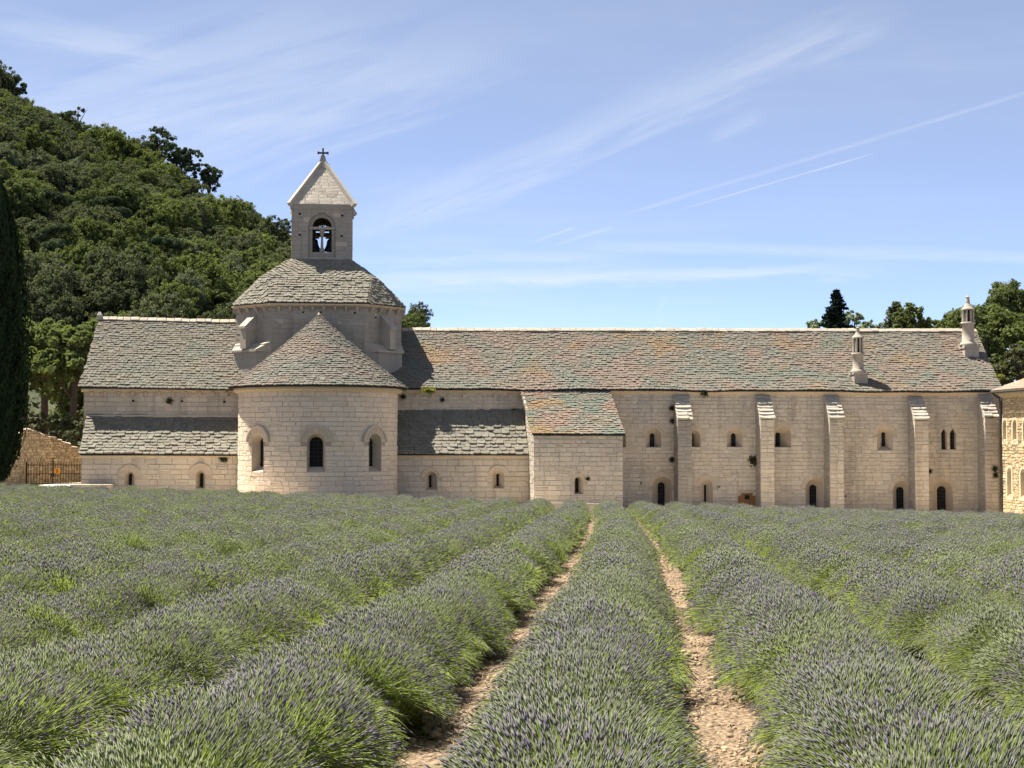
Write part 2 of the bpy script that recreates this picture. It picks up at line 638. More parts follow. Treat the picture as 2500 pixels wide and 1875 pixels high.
# ---- walls of coursed stone
class Arch:
    """round-headed opening in wall coordinates"""
    def __init__(s, uc, r, z0, zs, ring=.0, flat=False, pointed=False):
        s.uc, s.r, s.z0, s.zs, s.ring, s.flat, s.pointed = uc, r, z0, zs, ring, flat, pointed

    def hw(s, z, e=0.0):
        if z < s.zs or s.flat:
            return s.r if z <= s.zs + (0 if s.flat else 0) else None
        Rr = s.r + e
        if s.pointed:
            Rr2, q = 2 * s.r, z - s.zs
            return max(math.sqrt(max(Rr2 * Rr2 - q * q, 0)) - s.r, 0) if q < s.r * 1.74 else None
        q = z - s.zs
        return math.sqrt(Rr * Rr - q * q) if q < Rr else None

    def top(s, e=0.0):
        return s.zs if s.flat else s.zs + (s.r * 1.73 if s.pointed else s.r + e)

    def outline(s, k=10, r=None, uc=None, z0=None, zs=None):
        r = s.r if r is None else r
        uc = s.uc if uc is None else uc
        z0 = s.z0 if z0 is None else z0
        zs = s.zs if zs is None else zs
        pts = [(uc - r, z0)]
        for i in range(k + 1):
            if s.flat:
                pts.append((uc - r + 2 * r * i / k, zs))
            elif s.pointed:
                f = i / k
                zt = zs + r * 1.732 * (1 - abs(2 * f - 1))
                q = zt - zs
                hw = math.sqrt(max(4 * r * r - q * q, 0)) - r
                pts.append((uc + (-hw if f < .5 else hw if f > .5 else 0), zt))
            else:
                a = math.pi * (1 - i / k)
                pts.append((uc + r * math.cos(a), zs + r * math.sin(a)))
        pts.append((uc + r, z0))
        return pts


class Wall:
    def __init__(s, p0, phi, z0, z1, u0, u1, Rc=None, hr=(.24, .34), wr=(.4, .95), gap=(.006, .022), recess=.03, top=None, left=None, right=None):
        s.p0, s.phi, s.Rc = p0, phi, Rc
        s.z0, s.z1, s.u0, s.u1 = z0, z1, u0, u1
        s.hr, s.wr, s.gap, s.recess = hr, wr, gap, recess
        s.op = []
        s.topf, s.left, s.right = top, left, right

    def dirs(s, u):
        a = s.phi + (u / s.Rc if s.Rc else 0)
        return Vector((math.cos(a), math.sin(a), 0)), Vector((math.sin(a), -math.cos(a), 0))

    def at(s, u, z, d=0.0):
        t, o = s.dirs(u)
        if s.Rc:
            q = Vector((s.p0[0], s.p0[1], 0)) + o * (s.Rc + d)
        else:
            q = Vector((s.p0[0], s.p0[1], 0)) + t * u + o * d
        q.z = z
        return q

    def segs(s, za, zb, ring):
        """free stretches of a course, each (left-bottom, left-top, right-bottom, right-top)"""
        la, lb = (s.left(za), s.left(zb)) if s.left else (s.u0, s.u0)
        ra, rb = (s.right(za), s.right(zb)) if s.right else (s.u1, s.u1)
        out = [(la, lb, ra, rb)]
        for o in s.op:
            e = o.ring if ring else 0
            if zb <= o.z0 + .02 or za >= o.top(e) - .01:
                continue
            hb = o.hw(max(za, o.z0), e) or 0
            ht = o.hw(min(zb, o.top(e) - 1e-4), e) or 0
            if ring and za < o.zs < zb:
                hb = max(hb, ht)
            nx = []
            for (a, b, c, d) in out:
                if o.uc - max(hb, ht) >= max(c, d) or o.uc + max(hb, ht) <= min(a, b):
                    nx.append((a, b, c, d))
                    continue
                if o.uc - max(hb, ht) > min(a, b) + .02:
                    nx.append((a, b, o.uc - hb, o.uc - ht))
                if o.uc + max(hb, ht) < max(c, d) - .02:
                    nx.append((o.uc + hb, o.uc + ht, c, d))
            out = nx
        return out

    def backing(s, mb, mi=0, d=None):
        d = -s.recess if d is None else d
        zs = set(np.linspace(s.z0, s.z1, max(2, int((s.z1 - s.z0) / .12))).tolist())
        for o in s.op:
            for z in (o.z0, o.top()):
                if s.z0 < z < s.z1:
                    zs.add(z)
        zs = sorted(zs)
        for za, zb in zip(zs[:-1], zs[1:]):
            if zb - za < 1e-4:
                continue
            for (a, b, c, e) in s.segs(za, zb, False):
                n = max(1, int((c - a) / (.5 if (s.Rc or s.topf) else 1e9)))
                for i in range(n):
                    f0, f1 = i / n, (i + 1) / n
                    ua, ub, uc, ud = a + (c - a) * f0, a + (c - a) * f1, b + (e - b) * f1, b + (e - b) * f0
                    z_a, z_b = za, zb
                    if s.topf:
                        tp = min(s.topf((ua + ub) / 2) - .03, s.z1)
                        if za >= tp:
                            continue
                        z_b = min(zb, tp)
                    mb.quad(s.at(ua, z_a, d), s.at(ub, z_a, d), s.at(uc, z_b, d), s.at(ud, z_b, d), mi)

    def stones(s, pieces, parent, custom, cmi=0, mat=None, th=.12, jit=.008):
        z = s.z0
        while z < s.z1 - .05:
            h = R.uniform(*s.hr)
            zt = z + h
            if s.z1 - zt < .14:
                zt = s.z1
            g = R.uniform(*s.gap)
            za, zb = z + g * .5, zt - g * .5
            for (a, b, c, e) in s.segs(za, zb, True):
                u = max(a, b) if abs(a - b) < .003 else min(a, b)
                end = min(c, e) if abs(c - e) < .003 else max(c, e)
                first = True
                while u < end - .03:
                    wdt = R.uniform(*s.wr)
                    if end - (u + wdt) < s.wr[0] * .7:
                        wdt = end - u
                    u2 = u + wdt
                    last = u2 >= end - .001
                    gg = R.uniform(*s.gap) * .5
                    lb, lt = (a, b) if first else (u, u)
                    rb, rt = (c, e) if last else (u2, u2)
                    if not first and lb > rb + .01 or not first and lt > rt + .01:
                        lb, lt = min(lb, rb), min(lt, rt)
                    if not last:
                        rb, rt = max(rb, lb), max(rt, lt)
                    zb2 = zb
                    if s.topf:
                        zb2 = min(zb, min(s.topf(u), s.topf(u2)) - .01)
                    if zb2 - za > .05 and max(rb - lb, rt - lt) > .05:
                        d = R.uniform(-jit, jit) - (R.uniform(.01, .03) if R.random() < .07 else 0)
                        if abs(lb - lt) < .004 and abs(rb - rt) < .004:
                            uc = (lb + rb) / 2
                            t, o = s.dirs(uc)
                            if R.random() < .09 and zb2 - za > .2:
                                # two thin stones make up the course here
                                zm = za + (zb2 - za) * R.uniform(.4, .6)
                                for z_0, z_1 in ((za, zm - .006), (zm + .006, zb2)):
                                    pieces.add(parent, frame_mtx(s.at(uc, (z_0 + z_1) / 2, d + R.uniform(-.006, .006)), t * (rb - lb - gg * 2), -o * th, Vector((0, 0, z_1 - z_0))), mat)
                            else:
                                pieces.add(parent, frame_mtx(s.at(uc, (za + zb2) / 2, d), t * (rb - lb - gg * 2), -o * th, Vector((0, 0, zb2 - za + R.uniform(-.012, .004)))), mat)
                        else:
                            q = [(lb + gg, za), (rb - gg, za), (rt - gg, zb2), (lt + gg, zb2)]
                            q = [(x, zz_) for x, zz_ in q]
                            if q[1][0] < q[0][0]:
                                q[0] = q[1] = ((q[0][0] + q[1][0]) / 2, za)
                            if q[2][0] < q[3][0]:
                                q[2] = q[3] = ((q[2][0] + q[3][0]) / 2, zb2)
                            custom.quadbox([s.at(x, y_, d) for x, y_ in q] + [s.at(x, y_, d - th) for x, y_ in q], cmi)
                            # quadbox faces: front is the 'bottom' face 3,2,1,0
                    first = False
                    u = u2
            for o in s.op:
                if za < o.z0 - .06 < zb and (s.left is None):
                    t, oo = s.dirs(o.uc)
                    pieces.add(parent, frame_mtx(s.at(o.uc, (za + o.z0) / 2, 0), t * (2 * o.r - .01), -oo * th, Vector((0, 0, o.z0 - za))), mat)
            z = zt


def window(parent, wall, arch, inner, depth, mats, hood=None, pane=True, bars=(2, 5), vous=9, flush=.004, name='window', barr=.011, ledge=0.0):
    """reveal + pane + grille + voussoirs; inner = (uc, r, z0, zs) of the glazed slit at 'depth' behind the face"""
    mb = MB()
    k = 12
    o1 = arch.outline(k)
    inn = Arch(inner[0], inner[1], inner[2], inner[3], 0, arch.flat, arch.pointed)
    o2 = inn.outline(k)
    rings = [[wall.at(u, z, .0) for u, z in o1], [wall.at(u, z, -depth) for u, z in o2]]
    mb.loft([[p for p in rings[0]], [p for p in rings[1]]], True)
    wobj = part(name, mb, mats[0], parent)
    if vous:
        vo = MB()
        n = vous
        for i in range(n):
            a0, a1 = math.pi * (1 - (i + .03) / n), math.pi * (1 - (i + .97) / n)
            for (rr0, rr1, dd) in ((arch.r + .002, arch.r + arch.ring - .006, flush + R.uniform(-.004, .006)),):
                q = [(rr0, a0), (rr0, a1), (rr1, a1), (rr1, a0)]
                pts = [(arch.uc + r_ * math.cos(a), arch.zs + r_ * math.sin(a)) for r_, a in q]
                v1 = MB()
                v1.quadbox([wall.at(x, z, dd) for x, z in pts] + [wall.at(x, z, dd - .12) for x, z in pts])
                part('voussoir', v1, mats[3] if len(mats) > 3 else mats[0], wobj)
    if hood:
        r0, r1, pr = hood
        hm = MB()
        n = 18
        ringsH = []
        for i in range(n + 1):
            a = math.pi * (1 - i / n)
            c_, s_ = math.cos(a), math.sin(a)
            prof = [(r0, -.02), (r0, pr * .75), (r0 + (r1 - r0) * .4, pr), (r1, pr * .8), (r1, -.02)]
            ringsH.append([wall.at(arch.uc + r_ * c_, arch.zs + r_ * s_, d) for r_, d in prof])
        hm.loft(ringsH, False)
        part('hood_mould', hm, mats[0], wobj)
    if pane:
        pm = MB()
        pm.poly([wall.at(u, z, -depth - .015) for u, z in o2])
        part('pane', pm, mats[1], wobj)
        nb, nh = bars
        g = MB()
        for i in range(nb):
            u = inn.uc - inn.r + 2 * inn.r * (i + 1) / (nb + 1)
            q = abs(u - inn.uc)
            zt = inn.zs + (math.sqrt(max(inn.r ** 2 - q * q, 0)) if not inn.flat else 0)
            g.tube([wall.at(u, inn.z0, -depth + .03), wall.at(u, zt, -depth + .03)], barr, 4)
        for i in range(nh):
            z = inn.z0 + (inn.top() - inn.z0) * (i + .7) / (nh + .6)
            hw_ = inn.hw(z) or .02
            g.tube([wall.at(inn.uc - hw_, z, -depth + .03), wall.at(inn.uc + hw_, z, -depth + .03)], barr, 4)
        if g.v:
            part('grille', g, mats[2], wobj)
    return wobj


# ---- roofs of slabs
def roof_slabs(pieces, parent, pt, rows, wr, th=(.055, .082), flip=False, mat=None, b0=-.005, b1=1.0, grow=.55, a_rng=(0, 1), overlap=1.75):
    """pt(a,b): a along the eave, b up the slope; courses get shorter towards the ridge"""
    edges = [0.0]
    for i in range(rows):
        edges.append(edges[-1] + 1.0 + grow * (1 - i / rows))
    edges = [b0 + (b1 - b0) * e / edges[-1] for e in edges]
    for i in range(rows):
        bA, bB = edges[i], edges[i + 1]
        a = a_rng[0] - R.random() * .01
        Lrow = (pt(a_rng[1], bA) - pt(a_rng[0], bA)).length
        Larc = sum((pt(a_rng[0] + (a_rng[1] - a_rng[0]) * (k + 1) / 8, bA) - pt(a_rng[0] + (a_rng[1] - a_rng[0]) * k / 8, bA)).length for k in range(8))
        if Larc < .12:
            continue
        while a < a_rng[1]:
            wdt = R.uniform(*wr)
            da = wdt / Larc * (a_rng[1] - a_rng[0])
            if a + da > a_rng[1] - da * .35:
                da = max(a_rng[1] - a, .001)
            ac = a + da / 2
            bj = bA + (bB - bA) * R.uniform(-.055, .055)
            p = pt(ac, bj)
            up = pt(ac, min(bB, 1.0) if bB > bj else bB) - p
            L = up.length
            if L < 1e-4:
                break
            up.normalize()
            ex = pt(min(ac + .004, 1.2), bj) - pt(ac - .004, bj)
            ex = (ex - up * ex.dot(up)).normalized()
            nn = ex.cross(up)
            if nn.z < 0 and not flip:
                nn = -nn
                ex = -ex
            tk = R.uniform(*th)
            ln = L * overlap
            rise = tk * .95
            y = (up * ln - nn * rise).normalized()
            zc = ex.cross(y)
            tw = R.uniform(-.018, .018)
            ex2 = (ex + y * tw).normalized()
            y2 = zc.cross(ex2)
            pieces.add(parent, frame_mtx(p + nn * (rise + R.uniform(-.004, .006)), ex2 * (da / (a_rng[1] - a_rng[0]) * Larc), y2 * ln, zc * tk), mat)
            a += da


def quad_pt(e0, e1, r1, r0, sag=0.0):
    def f(a, b):
        lo, hi = e0.lerp(e1, a), r0.lerp(r1, a)
        p = lo.lerp(hi, b)
        if sag:
            p.z -= sag * 4 * b * (1 - b)
        return p
    return f


def roof_base(mb, pt, na=8, nb=6, drop=.02, mi=0, a0=0, a1=1):
    for i in range(na):
        for j in range(nb):
            q = [pt(a0 + (a1 - a0) * x / na, y / nb) - Vector((0, 0, drop)) for x, y in ((i, j), (i + 1, j), (i + 1, j + 1), (i, j + 1))]
            mb.quad(*q, mi)


def ridge_row(pieces, parent, r0, r1, wr=(.38, .62), w_=.20, h=.36, mat=None):
    """capping stones leaning back over the ridge"""
    L = (r1 - r0).length
    ex = (r1 - r0) / L
    yy = Vector((-ex.y, ex.x, 0)).normalized()
    zz_ = Vector((0, 0, 1))
    yd, zu = (yy * .62 - zz_ * .78).normalized(), (yy * .78 + zz_ * .62).normalized()
    u = 0
    while u < L:
        wd = min(R.uniform(*wr), L - u + .02)
        c = r0 + ex * (u + wd / 2) - yy * .10 + zz_ * (.15 + R.uniform(-.02, .02))
        pieces.add(parent, frame_mtx(c, ex * (wd - .02), yd * w_, zu * h), mat)
        u += wd


def corbels(parent, wall, u0, u1, ztop, step=.72, mat=None, w_=.16, h=.26, d=.26):
    n = max(1, int((u1 - u0) / step))
    me = None
    for i in range(n):
        u = u0 + (i + .5) * (u1 - u0) / n
        if me is None:
            v = [(-w_ / 2, 0, 0), (w_ / 2, 0, 0), (w_ / 2, -d, 0), (-w_ / 2, -d, 0), (-w_ / 2, 0, -h), (w_ / 2, 0, -h), (w_ / 2, -d * .45, -h * .75), (-w_ / 2, -d * .45, -h * .75),
                 (-w_ / 2, -d, -h * .3), (w_ / 2, -d, -h * .3)]
            f = [(0, 1, 2, 3), (3, 2, 9, 8), (8, 9, 6, 7), (7, 6, 5, 4), (0, 3, 8, 7, 4), (1, 5, 6, 9, 2)]
            me = mesh_np('corbel', v, f, [mat])
        o = bpy.data.objects.new('corbel', me)
        COL.objects.link(o)
        o.parent = parent
        t, _ = wall.dirs(u)
        o.matrix_basis = Matrix.Translation(wall.at(u, ztop, 0) - BASE[parent.name]) @ Matrix.Rotation(math.atan2(t.y, t.x), 4, 'Z')


def cornice(mb, wall, u0, u1, zt, h=.14, pr=.22, n=1, mi=0):
    rings = []
    for i in range(n + 1):
        u = u0 + (u1 - u0) * i / n
        rings.append([wall.at(u, zt - h, -.05), wall.at(u, zt - h, pr * .45), wall.at(u, zt - h * .45, pr), wall.at(u, zt, pr), wall.at(u, zt, -.05)])
    mb.loft(rings, True, mi, True, True)


def putlog(wall, u, z, r=.07):
    """socket left by scaffold poles: opens the stonework here"""
    wall.op.append(Arch(u, r, z - r, z + r, 0, True))
    wall.sock = getattr(wall, 'sock', []) + [(u, z, r)]


def sockets(parent, wall):
    for (u, z, r) in getattr(wall, 'sock', []):
        mb = MB()
        rr = r + .004
        a, b = [[wall.at(u - rr, z - rr, d), wall.at(u + rr, z - rr, d), wall.at(u + rr, z + rr, d), wall.at(u - rr, z + rr, d)] for d in (-.005, -.2)]
        mb.loft([a, b], True, 0, False, True)
        part('putlog_hole', mb, M['hole'], parent)


# ================================================================== the setting
def grid_mesh(name, xs, ys, zf, mats, smooth=True):
    X, Y = np.meshgrid(xs, ys)
    Z = zf(X, Y)
    V = np.stack([X.ravel(), Y.ravel(), Z.ravel()], 1)
    nx, ny = len(xs), len(ys)
    i, j = np.meshgrid(np.arange(nx - 1), np.arange(ny - 1))
    a = (j * nx + i).ravel()
    Fq = np.stack([a, a + 1, a + 1 + nx, a + nx], 1)
    return mesh_np(name, V, Fq, mats, None, smooth)


m, t, out = new_mat('stony_soil')
g_ = t.node('ShaderNodeNewGeometry').outputs['Position']
n_a = t.noise(g_, 7, 6, .7)
n_b = t.noise(g_, .5, 4, .6)
vo_ = t.node('ShaderNodeTexVoronoi')
t.put(vo_.inputs['Vector'], g_)
vo_.inputs['Scale'].default_value = 17
c_ = t.mix(t.ramp(n_a, .3, .7), (.11, .075, .047), (.29, .205, .13))
c_ = t.mix(t.ramp(vo_.outputs['Distance'], .1, .5, .5, 0), c_, (.40, .30, .20))
c_ = t.mix(t.ramp(n_b, .4, .7, 0, .4), c_, (.22, .155, .095))
principled(t, out, c_, .95, t.m('ADD', n_a, t.m('MULTIPLY', vo_.outputs['Distance'], -1.2)), .9, .06)
M['soil'] = m
m, t, out = new_mat('forest_floor')
g_ = t.node('ShaderNodeNewGeometry').outputs['Position']
n_a = t.noise(g_, .35, 6, .7)
c_ = t.mix(t.ramp(n_a, .35, .7), (.035, .042, .02), (.085, .082, .045))
principled(t, out, c_, .95, n_a, .6, .5)
M['floor'] = m
M['gravel'] = mat_stone('pale_field_stone', (.33, .245, .163), .5, .3, .2, .5, 30)
M['path'] = mat_plain('pale_path_gravel', (.62, .55, .44), .95, .12, 3, .3)

xs = np.concatenate([np.linspace(-900, -60, 12), np.linspace(-50, 50, 60), np.linspace(60, 900, 12)])
ys = np.concatenate([np.linspace(-60, 0, 6), np.linspace(1.5, 92, 90), np.linspace(100, 2500, 16)])
gm = grid_mesh('ground', xs, ys, lambda X, Y: ground(X, Y) + .018 * np.sin(X * 5.1 + Y * .7) * np.sin(Y * 3.3), [M['soil']])
tag(add('ground', gm), kind='structure')

# added pale ground, out of view, bouncing sunlight up onto the walls
M['bounce_ground'] = mat_plain('bounce_gravel', (.64, .56, .44), .95, .12, 4, .4)
wv_, nwx = [], 60
for y in np.linspace(-9.2, .3, 12):
    for x in np.linspace(-31, 36, nwx):
        p_ = wld((x, y, 0))
        wv_.append((p_.x, p_.y, float(ground(p_.x, p_.y)) + .04))
wf_ = [(j * nwx + i, j * nwx + i + 1, (j + 1) * nwx + i + 1, (j + 1) * nwx + i) for j in range(11) for i in range(nwx - 1)]
tag(add('bounce_strip', mesh_np('bounce_strip', wv_, wf_, [M['bounce_ground']])), kind='structure')

# wooded hillside: crest line read against the sky, then carried back as a real spur of ground
SKYL = [(-420, 8), (-200, 158), (0, 282), (60, 302), (110, 330), (200, 382), (320, 427), (450, 497), (500, 557), (590, 592), (680, 640), (760, 702), (860, 772), (985, 850), (1060, 888), (1200, 953), (1400, 1018), (1700, 1073)]
YC, YB = 285.0, 112.0
crx = np.array([PW(a, b, YC).x for a, b in SKYL])
crz = np.array([PW(a, b, YC).z for a, b in SKYL])


def hill_z(X, Y):
    f = np.clip((Y - YB) / (YC - YB), 0, 1)
    # slope falls to the right as the spur runs down behind the church
    Xq = X * (YC / np.maximum(Y, 60))
    zc = np.interp(Xq, crx, crz)
    s = f * (1 + .25 * f * (1 - f))
    z = -3.2 + (zc + 3.2) * s
    back = np.clip((Y - YC) / 120, 0, 1)
    z = np.where(Y > YC, -3.2 + (zc + 2.6) * (1 - back * back * .8), z)
    return z + 1.1 * np.sin(X * .21 + Y * .13) * f


hx = np.linspace(-210, 60, 90)
hy = np.linspace(100, 400, 80)
hm = grid_mesh('hillside', hx, hy, lambda X, Y: hill_z(X, Y) - .4 - (Y < 108) * 1.2, [M['floor']])
tag(add('hillside', hm), kind='structure')


# ================================================================== the abbey
def reg(v):
    return Vector(v)


SL = dict(name='roof_slab', stuff='small_roof_slabs', variants=SLABS)
ST_ = dict(name='stone', stuff='small_stones', variants=STONES)
WMATS = [M['cut'], M['glass'], M['lead'], M['cut']]


def uz(px, py, y=0.0):
    q = P(px, py, y)
    return q.x, q.z


def px_arch(xl, xr, yt, yb, y=0.0, ring=.3, **kw):
    """opening from its box in the photograph, on the plane y"""
    u0, zt = uz(xl, yt, y)
    u1, zb = uz(xr, yb, y)
    r = (u1 - u0) / 2
    k = 1.732 if kw.get('pointed') else 1.0
    return Arch((u0 + u1) / 2, r, zb, zt - r * k, ring, **kw)


def px_slit(xl, xr, yt, yb, y, k=1.0):
    u0, zt = uz(xl, yt, y)
    u1, zb = uz(xr, yb, y)
    r = (u1 - u0) / 2
    return ((u0 + u1) / 2, r, zb, zt - r * k)


def closed_box(parent, name, x0, x1, y0, y1, z0, z1, mat):
    mb = MB()
    mb.box(x0, x1, y0, y1, z0, z1)
    return part(name, mb, mat, parent)


# ---------------------------------------------------------------- transept (left block)
YR = 5.5
TE0, TE1 = P(194, 946, -.32), P(640, 954, -.32)
TR0, TR1 = P(243, 781, YR), P(640, 791, YR)
tx0, tx1 = P(204, 1000, 0).x, P(640, 1000, 0).x
tz = TE0.z - .10
tz_lean = P(400, 1012, 0).z
trans = thing('transept', 'left block of the stone church with plain upper wall and broad slab roof', 'church wing', ((tx0 + tx1) / 2, 2, -1))
tw_ = Wall((0, 0), 0, -1.2, tz, tx0, tx1, hr=(.26, .36), wr=(.45, 1.0))
for px, py in ((325, 979), (444, 980), (548, 981)):
    putlog(tw_, *uz(px, py), .06)
mb = MB()
tw_.backing(mb)
b0_ = 11.0
mb.quad((tx0, -.03, -1.2), (tx0, b0_, -1.2), (tx0, b0_, tz), (tx0, -.03, tz))
mb.quad((tx0, b0_, -1.2), (tx1, b0_, -1.2), (tx1, b0_, tz), (tx0, b0_, tz))
mb.poly([(tx0, -.03, tz), (tx0, b0_, tz), (tx0 + .3, YR, TR0.z - .15)])
twall = part('wall', mb, M['mortar'], trans)
stn = Pieces(mat=M['ashlar'], **ST_)
cus = MB()
tw_.z0 = tz_lean - .1
tw_.stones(stn, twall, cus)
stn.emit()
sockets(twall, tw_)
mb = MB()
cornice(mb, tw_, tx0 - .12, tx1, tz + .03, .2, .24)
part('cornice', mb, M['cornice'], trans)
corbels(trans, tw_, tx0 + .1, P(570, 950, 0).x, tz - .16, .74, M['cut'])
mb = MB()
tpt = quad_pt(TE0, TE1, TR1, TR0, .10)
roof_base(mb, tpt, 10, 6, .03)
bk0, bk1 = Vector((TE0.x, 11.4, TE0.z)), Vector((TE1.x, 11.4, TE1.z))
roof_base(mb, quad_pt(bk0, bk1, TR1, TR0), 4, 3, .02)
troof = part('roof', mb, M['underroof'], trans)
sl = Pieces(mat=M['lauze_dark'], **SL)
roof_slabs(sl, troof, tpt, 31, (.18, .34))
sl.emit()
rg = Pieces('ridge_stone', 'small_ridge_stones', STONES, M['chimney'])
ridge_row(rg, troof, TR0, TR1)
rg.emit()
mb = MB()
q = TR0
mb.box(q.x - .15, q.x + .17, YR - .2, YR + .2, q.z, q.z + .30)
mb.loft([[(q.x - .15, YR - .2, q.z + .30), (q.x + .17, YR - .2, q.z + .30), (q.x + .17, YR + .2, q.z + .30), (q.x - .15, YR + .2, q.z + .30)],
         [(q.x - .06, YR - .08, q.z + .52), (q.x + .08, YR - .08, q.z + .52), (q.x + .08, YR + .08, q.z + .52), (q.x - .06, YR + .08, q.z + .52)]], True, 0, False, True)
part('finial', mb, M['cap_sun_side'], trans)

# ---------------------------------------------------------------- low side chapels
LD = 2.4


def side_chapel(label, e_l, e_r, r_l, r_r, xw0, xw1, wins, seed, rows=13, zbot=-1.6):
    yl = -LD
    E0, E1 = P(*e_l, yl - .25), P(*e_r, yl - .25)
    R0, R1 = P(*r_l, -.06), P(*r_r, -.06)
    u0, u1 = P(xw0, 1140, yl).x, P(xw1, 1140, yl).x
    th_ = thing('side_chapel', label, 'chapel', ((u0 + u1) / 2, yl / 2, zbot), 'side chapels flanking the apse')
    zt = E0.z - .07
    wl = Wall((0, yl), 0, zbot, zt, u0, u1, hr=(.27, .40), wr=(.4, 1.05), gap=(.01, .03))
    ws = []
    for w_ in wins:
        a = px_arch(*w_['o'], yl, ring=w_['ring'])
        wl.op.append(a)
        ws.append((a, w_))
    mb = MB()
    wl.backing(mb)
    mb.quad((u0, yl - .03, zbot), (u0, 0, zbot), (u0, 0, zt), (u0, yl - .03, zt))
    mb.quad((u1, yl - .03, zbot), (u1, 0, zbot), (u1, 0, zt), (u1, yl - .03, zt))
    mb.poly([(u0, yl, zt), (u0, 0, zt), (u0, 0, R0.z - .1)])
    wo_ = part('wall', mb, M['mortar'], th_)
    pc = Pieces(mat=M['ashlar'], **ST_)
    cu = MB()
    wl.z0 = zbot + .6
    wl.stones(pc, wo_, cu, th=.14, jit=.014)
    pc.emit()
    if cu.v:
        tag(part('cut_stones', cu, M['ashlar'], wo_), kind='stuff')
    for a, w_ in ws:
        window(th_, wl, a, px_slit(*w_['i'], yl + .55), .55, WMATS, hood=(a.r + a.ring - .12, a.r + a.ring, .07), bars=(0, 3), vous=9)
    mb = MB()
    cornice(mb, wl, u0 - .08, u1, zt + .02, .13, .16)
    part('cornice', mb, M['cornice'], th_)
    mb = MB()
    pt = quad_pt(E0, E1, R1, R0, .12)
    roof_base(mb, pt, 8, 6, .03)
    ro = part('roof', mb, M['underroof'], th_)
    sl = Pieces(mat=M['lauze_pale'], **SL)
    roof_slabs(sl, ro, pt, rows, (.28, .55), (.06, .10), grow=.4)
    sl.emit()
    return th_, R0, R1


chL, r0_, r1_ = side_chapel('low lean-to chapel left of the rounded apse, beside the iron gate', (194, 1110), (590, 1112), (213, 1018), (590, 1022), 198, 590,
                            [dict(o=(304, 327, 1151, 1200), i=(315, 322, 1157, 1195), ring=.42), dict(o=(479, 500, 1148, 1200), i=(488.5, 496, 1155, 1195), ring=.42)], 1)
mb = MB()
mb.box(r0_.x, r1_.x, -.16, .02, r0_.z - .04, r0_.z + .12)
part('string_course', mb, M['cut'], chL)
chR, r0_, r1_ = side_chapel('low lean-to chapel right of the apse, its slab roof half in shadow', (965, 1110), (1291, 1111), (965, 1008), (1278, 1006), 965, 1292,
                            [dict(o=(1038, 1066.5, 1151, 1196), i=(1047.5, 1053, 1160, 1190), ring=.25), dict(o=(1203.5, 1230.5, 1148, 1192), i=(1212, 1218, 1157, 1186), ring=.3)], 2, zbot=-2.4)

# ---------------------------------------------------------------- apse
AY = -2.7
ac = P(777, 1050, AY).x
AR = (P(971, 1060, AY).x - P(583, 1060, AY).x) / 2
apse = thing('apse', 'rounded apse with three arched windows under a half-cone slab roof', 'apse', (ac, 0, -1.5))
aez = P(985, 951, AY).z
aw = Wall((ac, AY), 0, -1.6, aez - .12, -AR * rad(90), AR * rad(90), Rc=AR, hr=(.25, .34), wr=(.35, .9), gap=(.004, .018))
awins = []
FY = AY - AR
for uang, rr in ((0, .50), (-45.5, .50), (45.5, .50)):
    z0 = P(777, 1153, FY).z
    zt = P(777, 1058, FY).z
    a = Arch(AR * rad(uang), rr, z0, zt - rr, .36)
    aw.op.append(a)
    awins.append((uang, a))
mb = MB()
aw.backing(mb)
for sx in (-1, 1):
    mb.quad((ac + sx * AR, AY, -1.6), (ac + sx * AR, .1, -1.6), (ac + sx * AR, .1, aez), (ac + sx * AR, AY, aez))
awo = part('wall', mb, M['mortar'], apse)
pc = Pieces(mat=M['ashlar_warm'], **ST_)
cu = MB()
aw.z0 = -1.3
aw.stones(pc, awo, cu, th=.12, jit=.006)
pc.emit()
if cu.v:
    tag(part('cut_stones', cu, M['ashlar_warm'], awo), kind='stuff')
for uang, a in awins:
    ua = rad(uang)
    pw_ = Wall((ac + AR * math.sin(ua), AY - AR * math.cos(ua)), ua, 0, 1, -2, 2)
    b = Arch(0, a.r, a.z0, a.zs, a.ring)
    window(apse, pw_, b, (0, .375, a.z0 + .30, a.zs - .08), .55, WMATS, hood=(.84, .99, .085), bars=(2, 7), vous=9)
mb = MB()
cornice(mb, aw, -AR * rad(90), AR * rad(90), aez - .02, .26, .30, 40)
part('cornice', mb, M['cornice'], apse)
AE = AR + .52
apex = P(779, 774, AY)
ace = aez + .02
_sl = (abs(AY) + .25) / (AE * math.pi + 2 * (abs(AY) + .25))


def apt(a, b):
    """half cone over the curved wall, carried straight back to the tower on both sides"""
    z = ace + (apex.z - ace) * b - .12 * 4 * b * (1 - b)
    r_ = AE * (1 - b) + .05
    if a < _sl or a > 1 - _sl:
        f = a / _sl if a < _sl else (1 - a) / _sl
        sg = -1 if a < _sl else 1
        return Vector((ac + sg * r_ + (apex.x - ac) * b, .25 * (1 - f) + AY * f, z))
    ang = -math.pi / 2 + math.pi * (a - _sl) / (1 - 2 * _sl)
    return Vector((ac + (apex.x - ac) * b + r_ * math.sin(ang), AY - r_ * math.cos(ang), z))


mb = MB()
roof_base(mb, apt, 60, 8, .03)
aro = part('roof', mb, M['underroof'], apse)
sl = Pieces(mat=M['lauze'], **SL)
roof_slabs(sl, aro, apt, 36, (.18, .34))
sl.emit()
mb = MB()
mb.lathe(apex.x, apex.y, [(.42, apex.z - .38), (.26, apex.z - .05), (.12, apex.z + .12), (.03, apex.z + .28)], 10)
part('finial', mb, M['cap_sun_side'], apse)

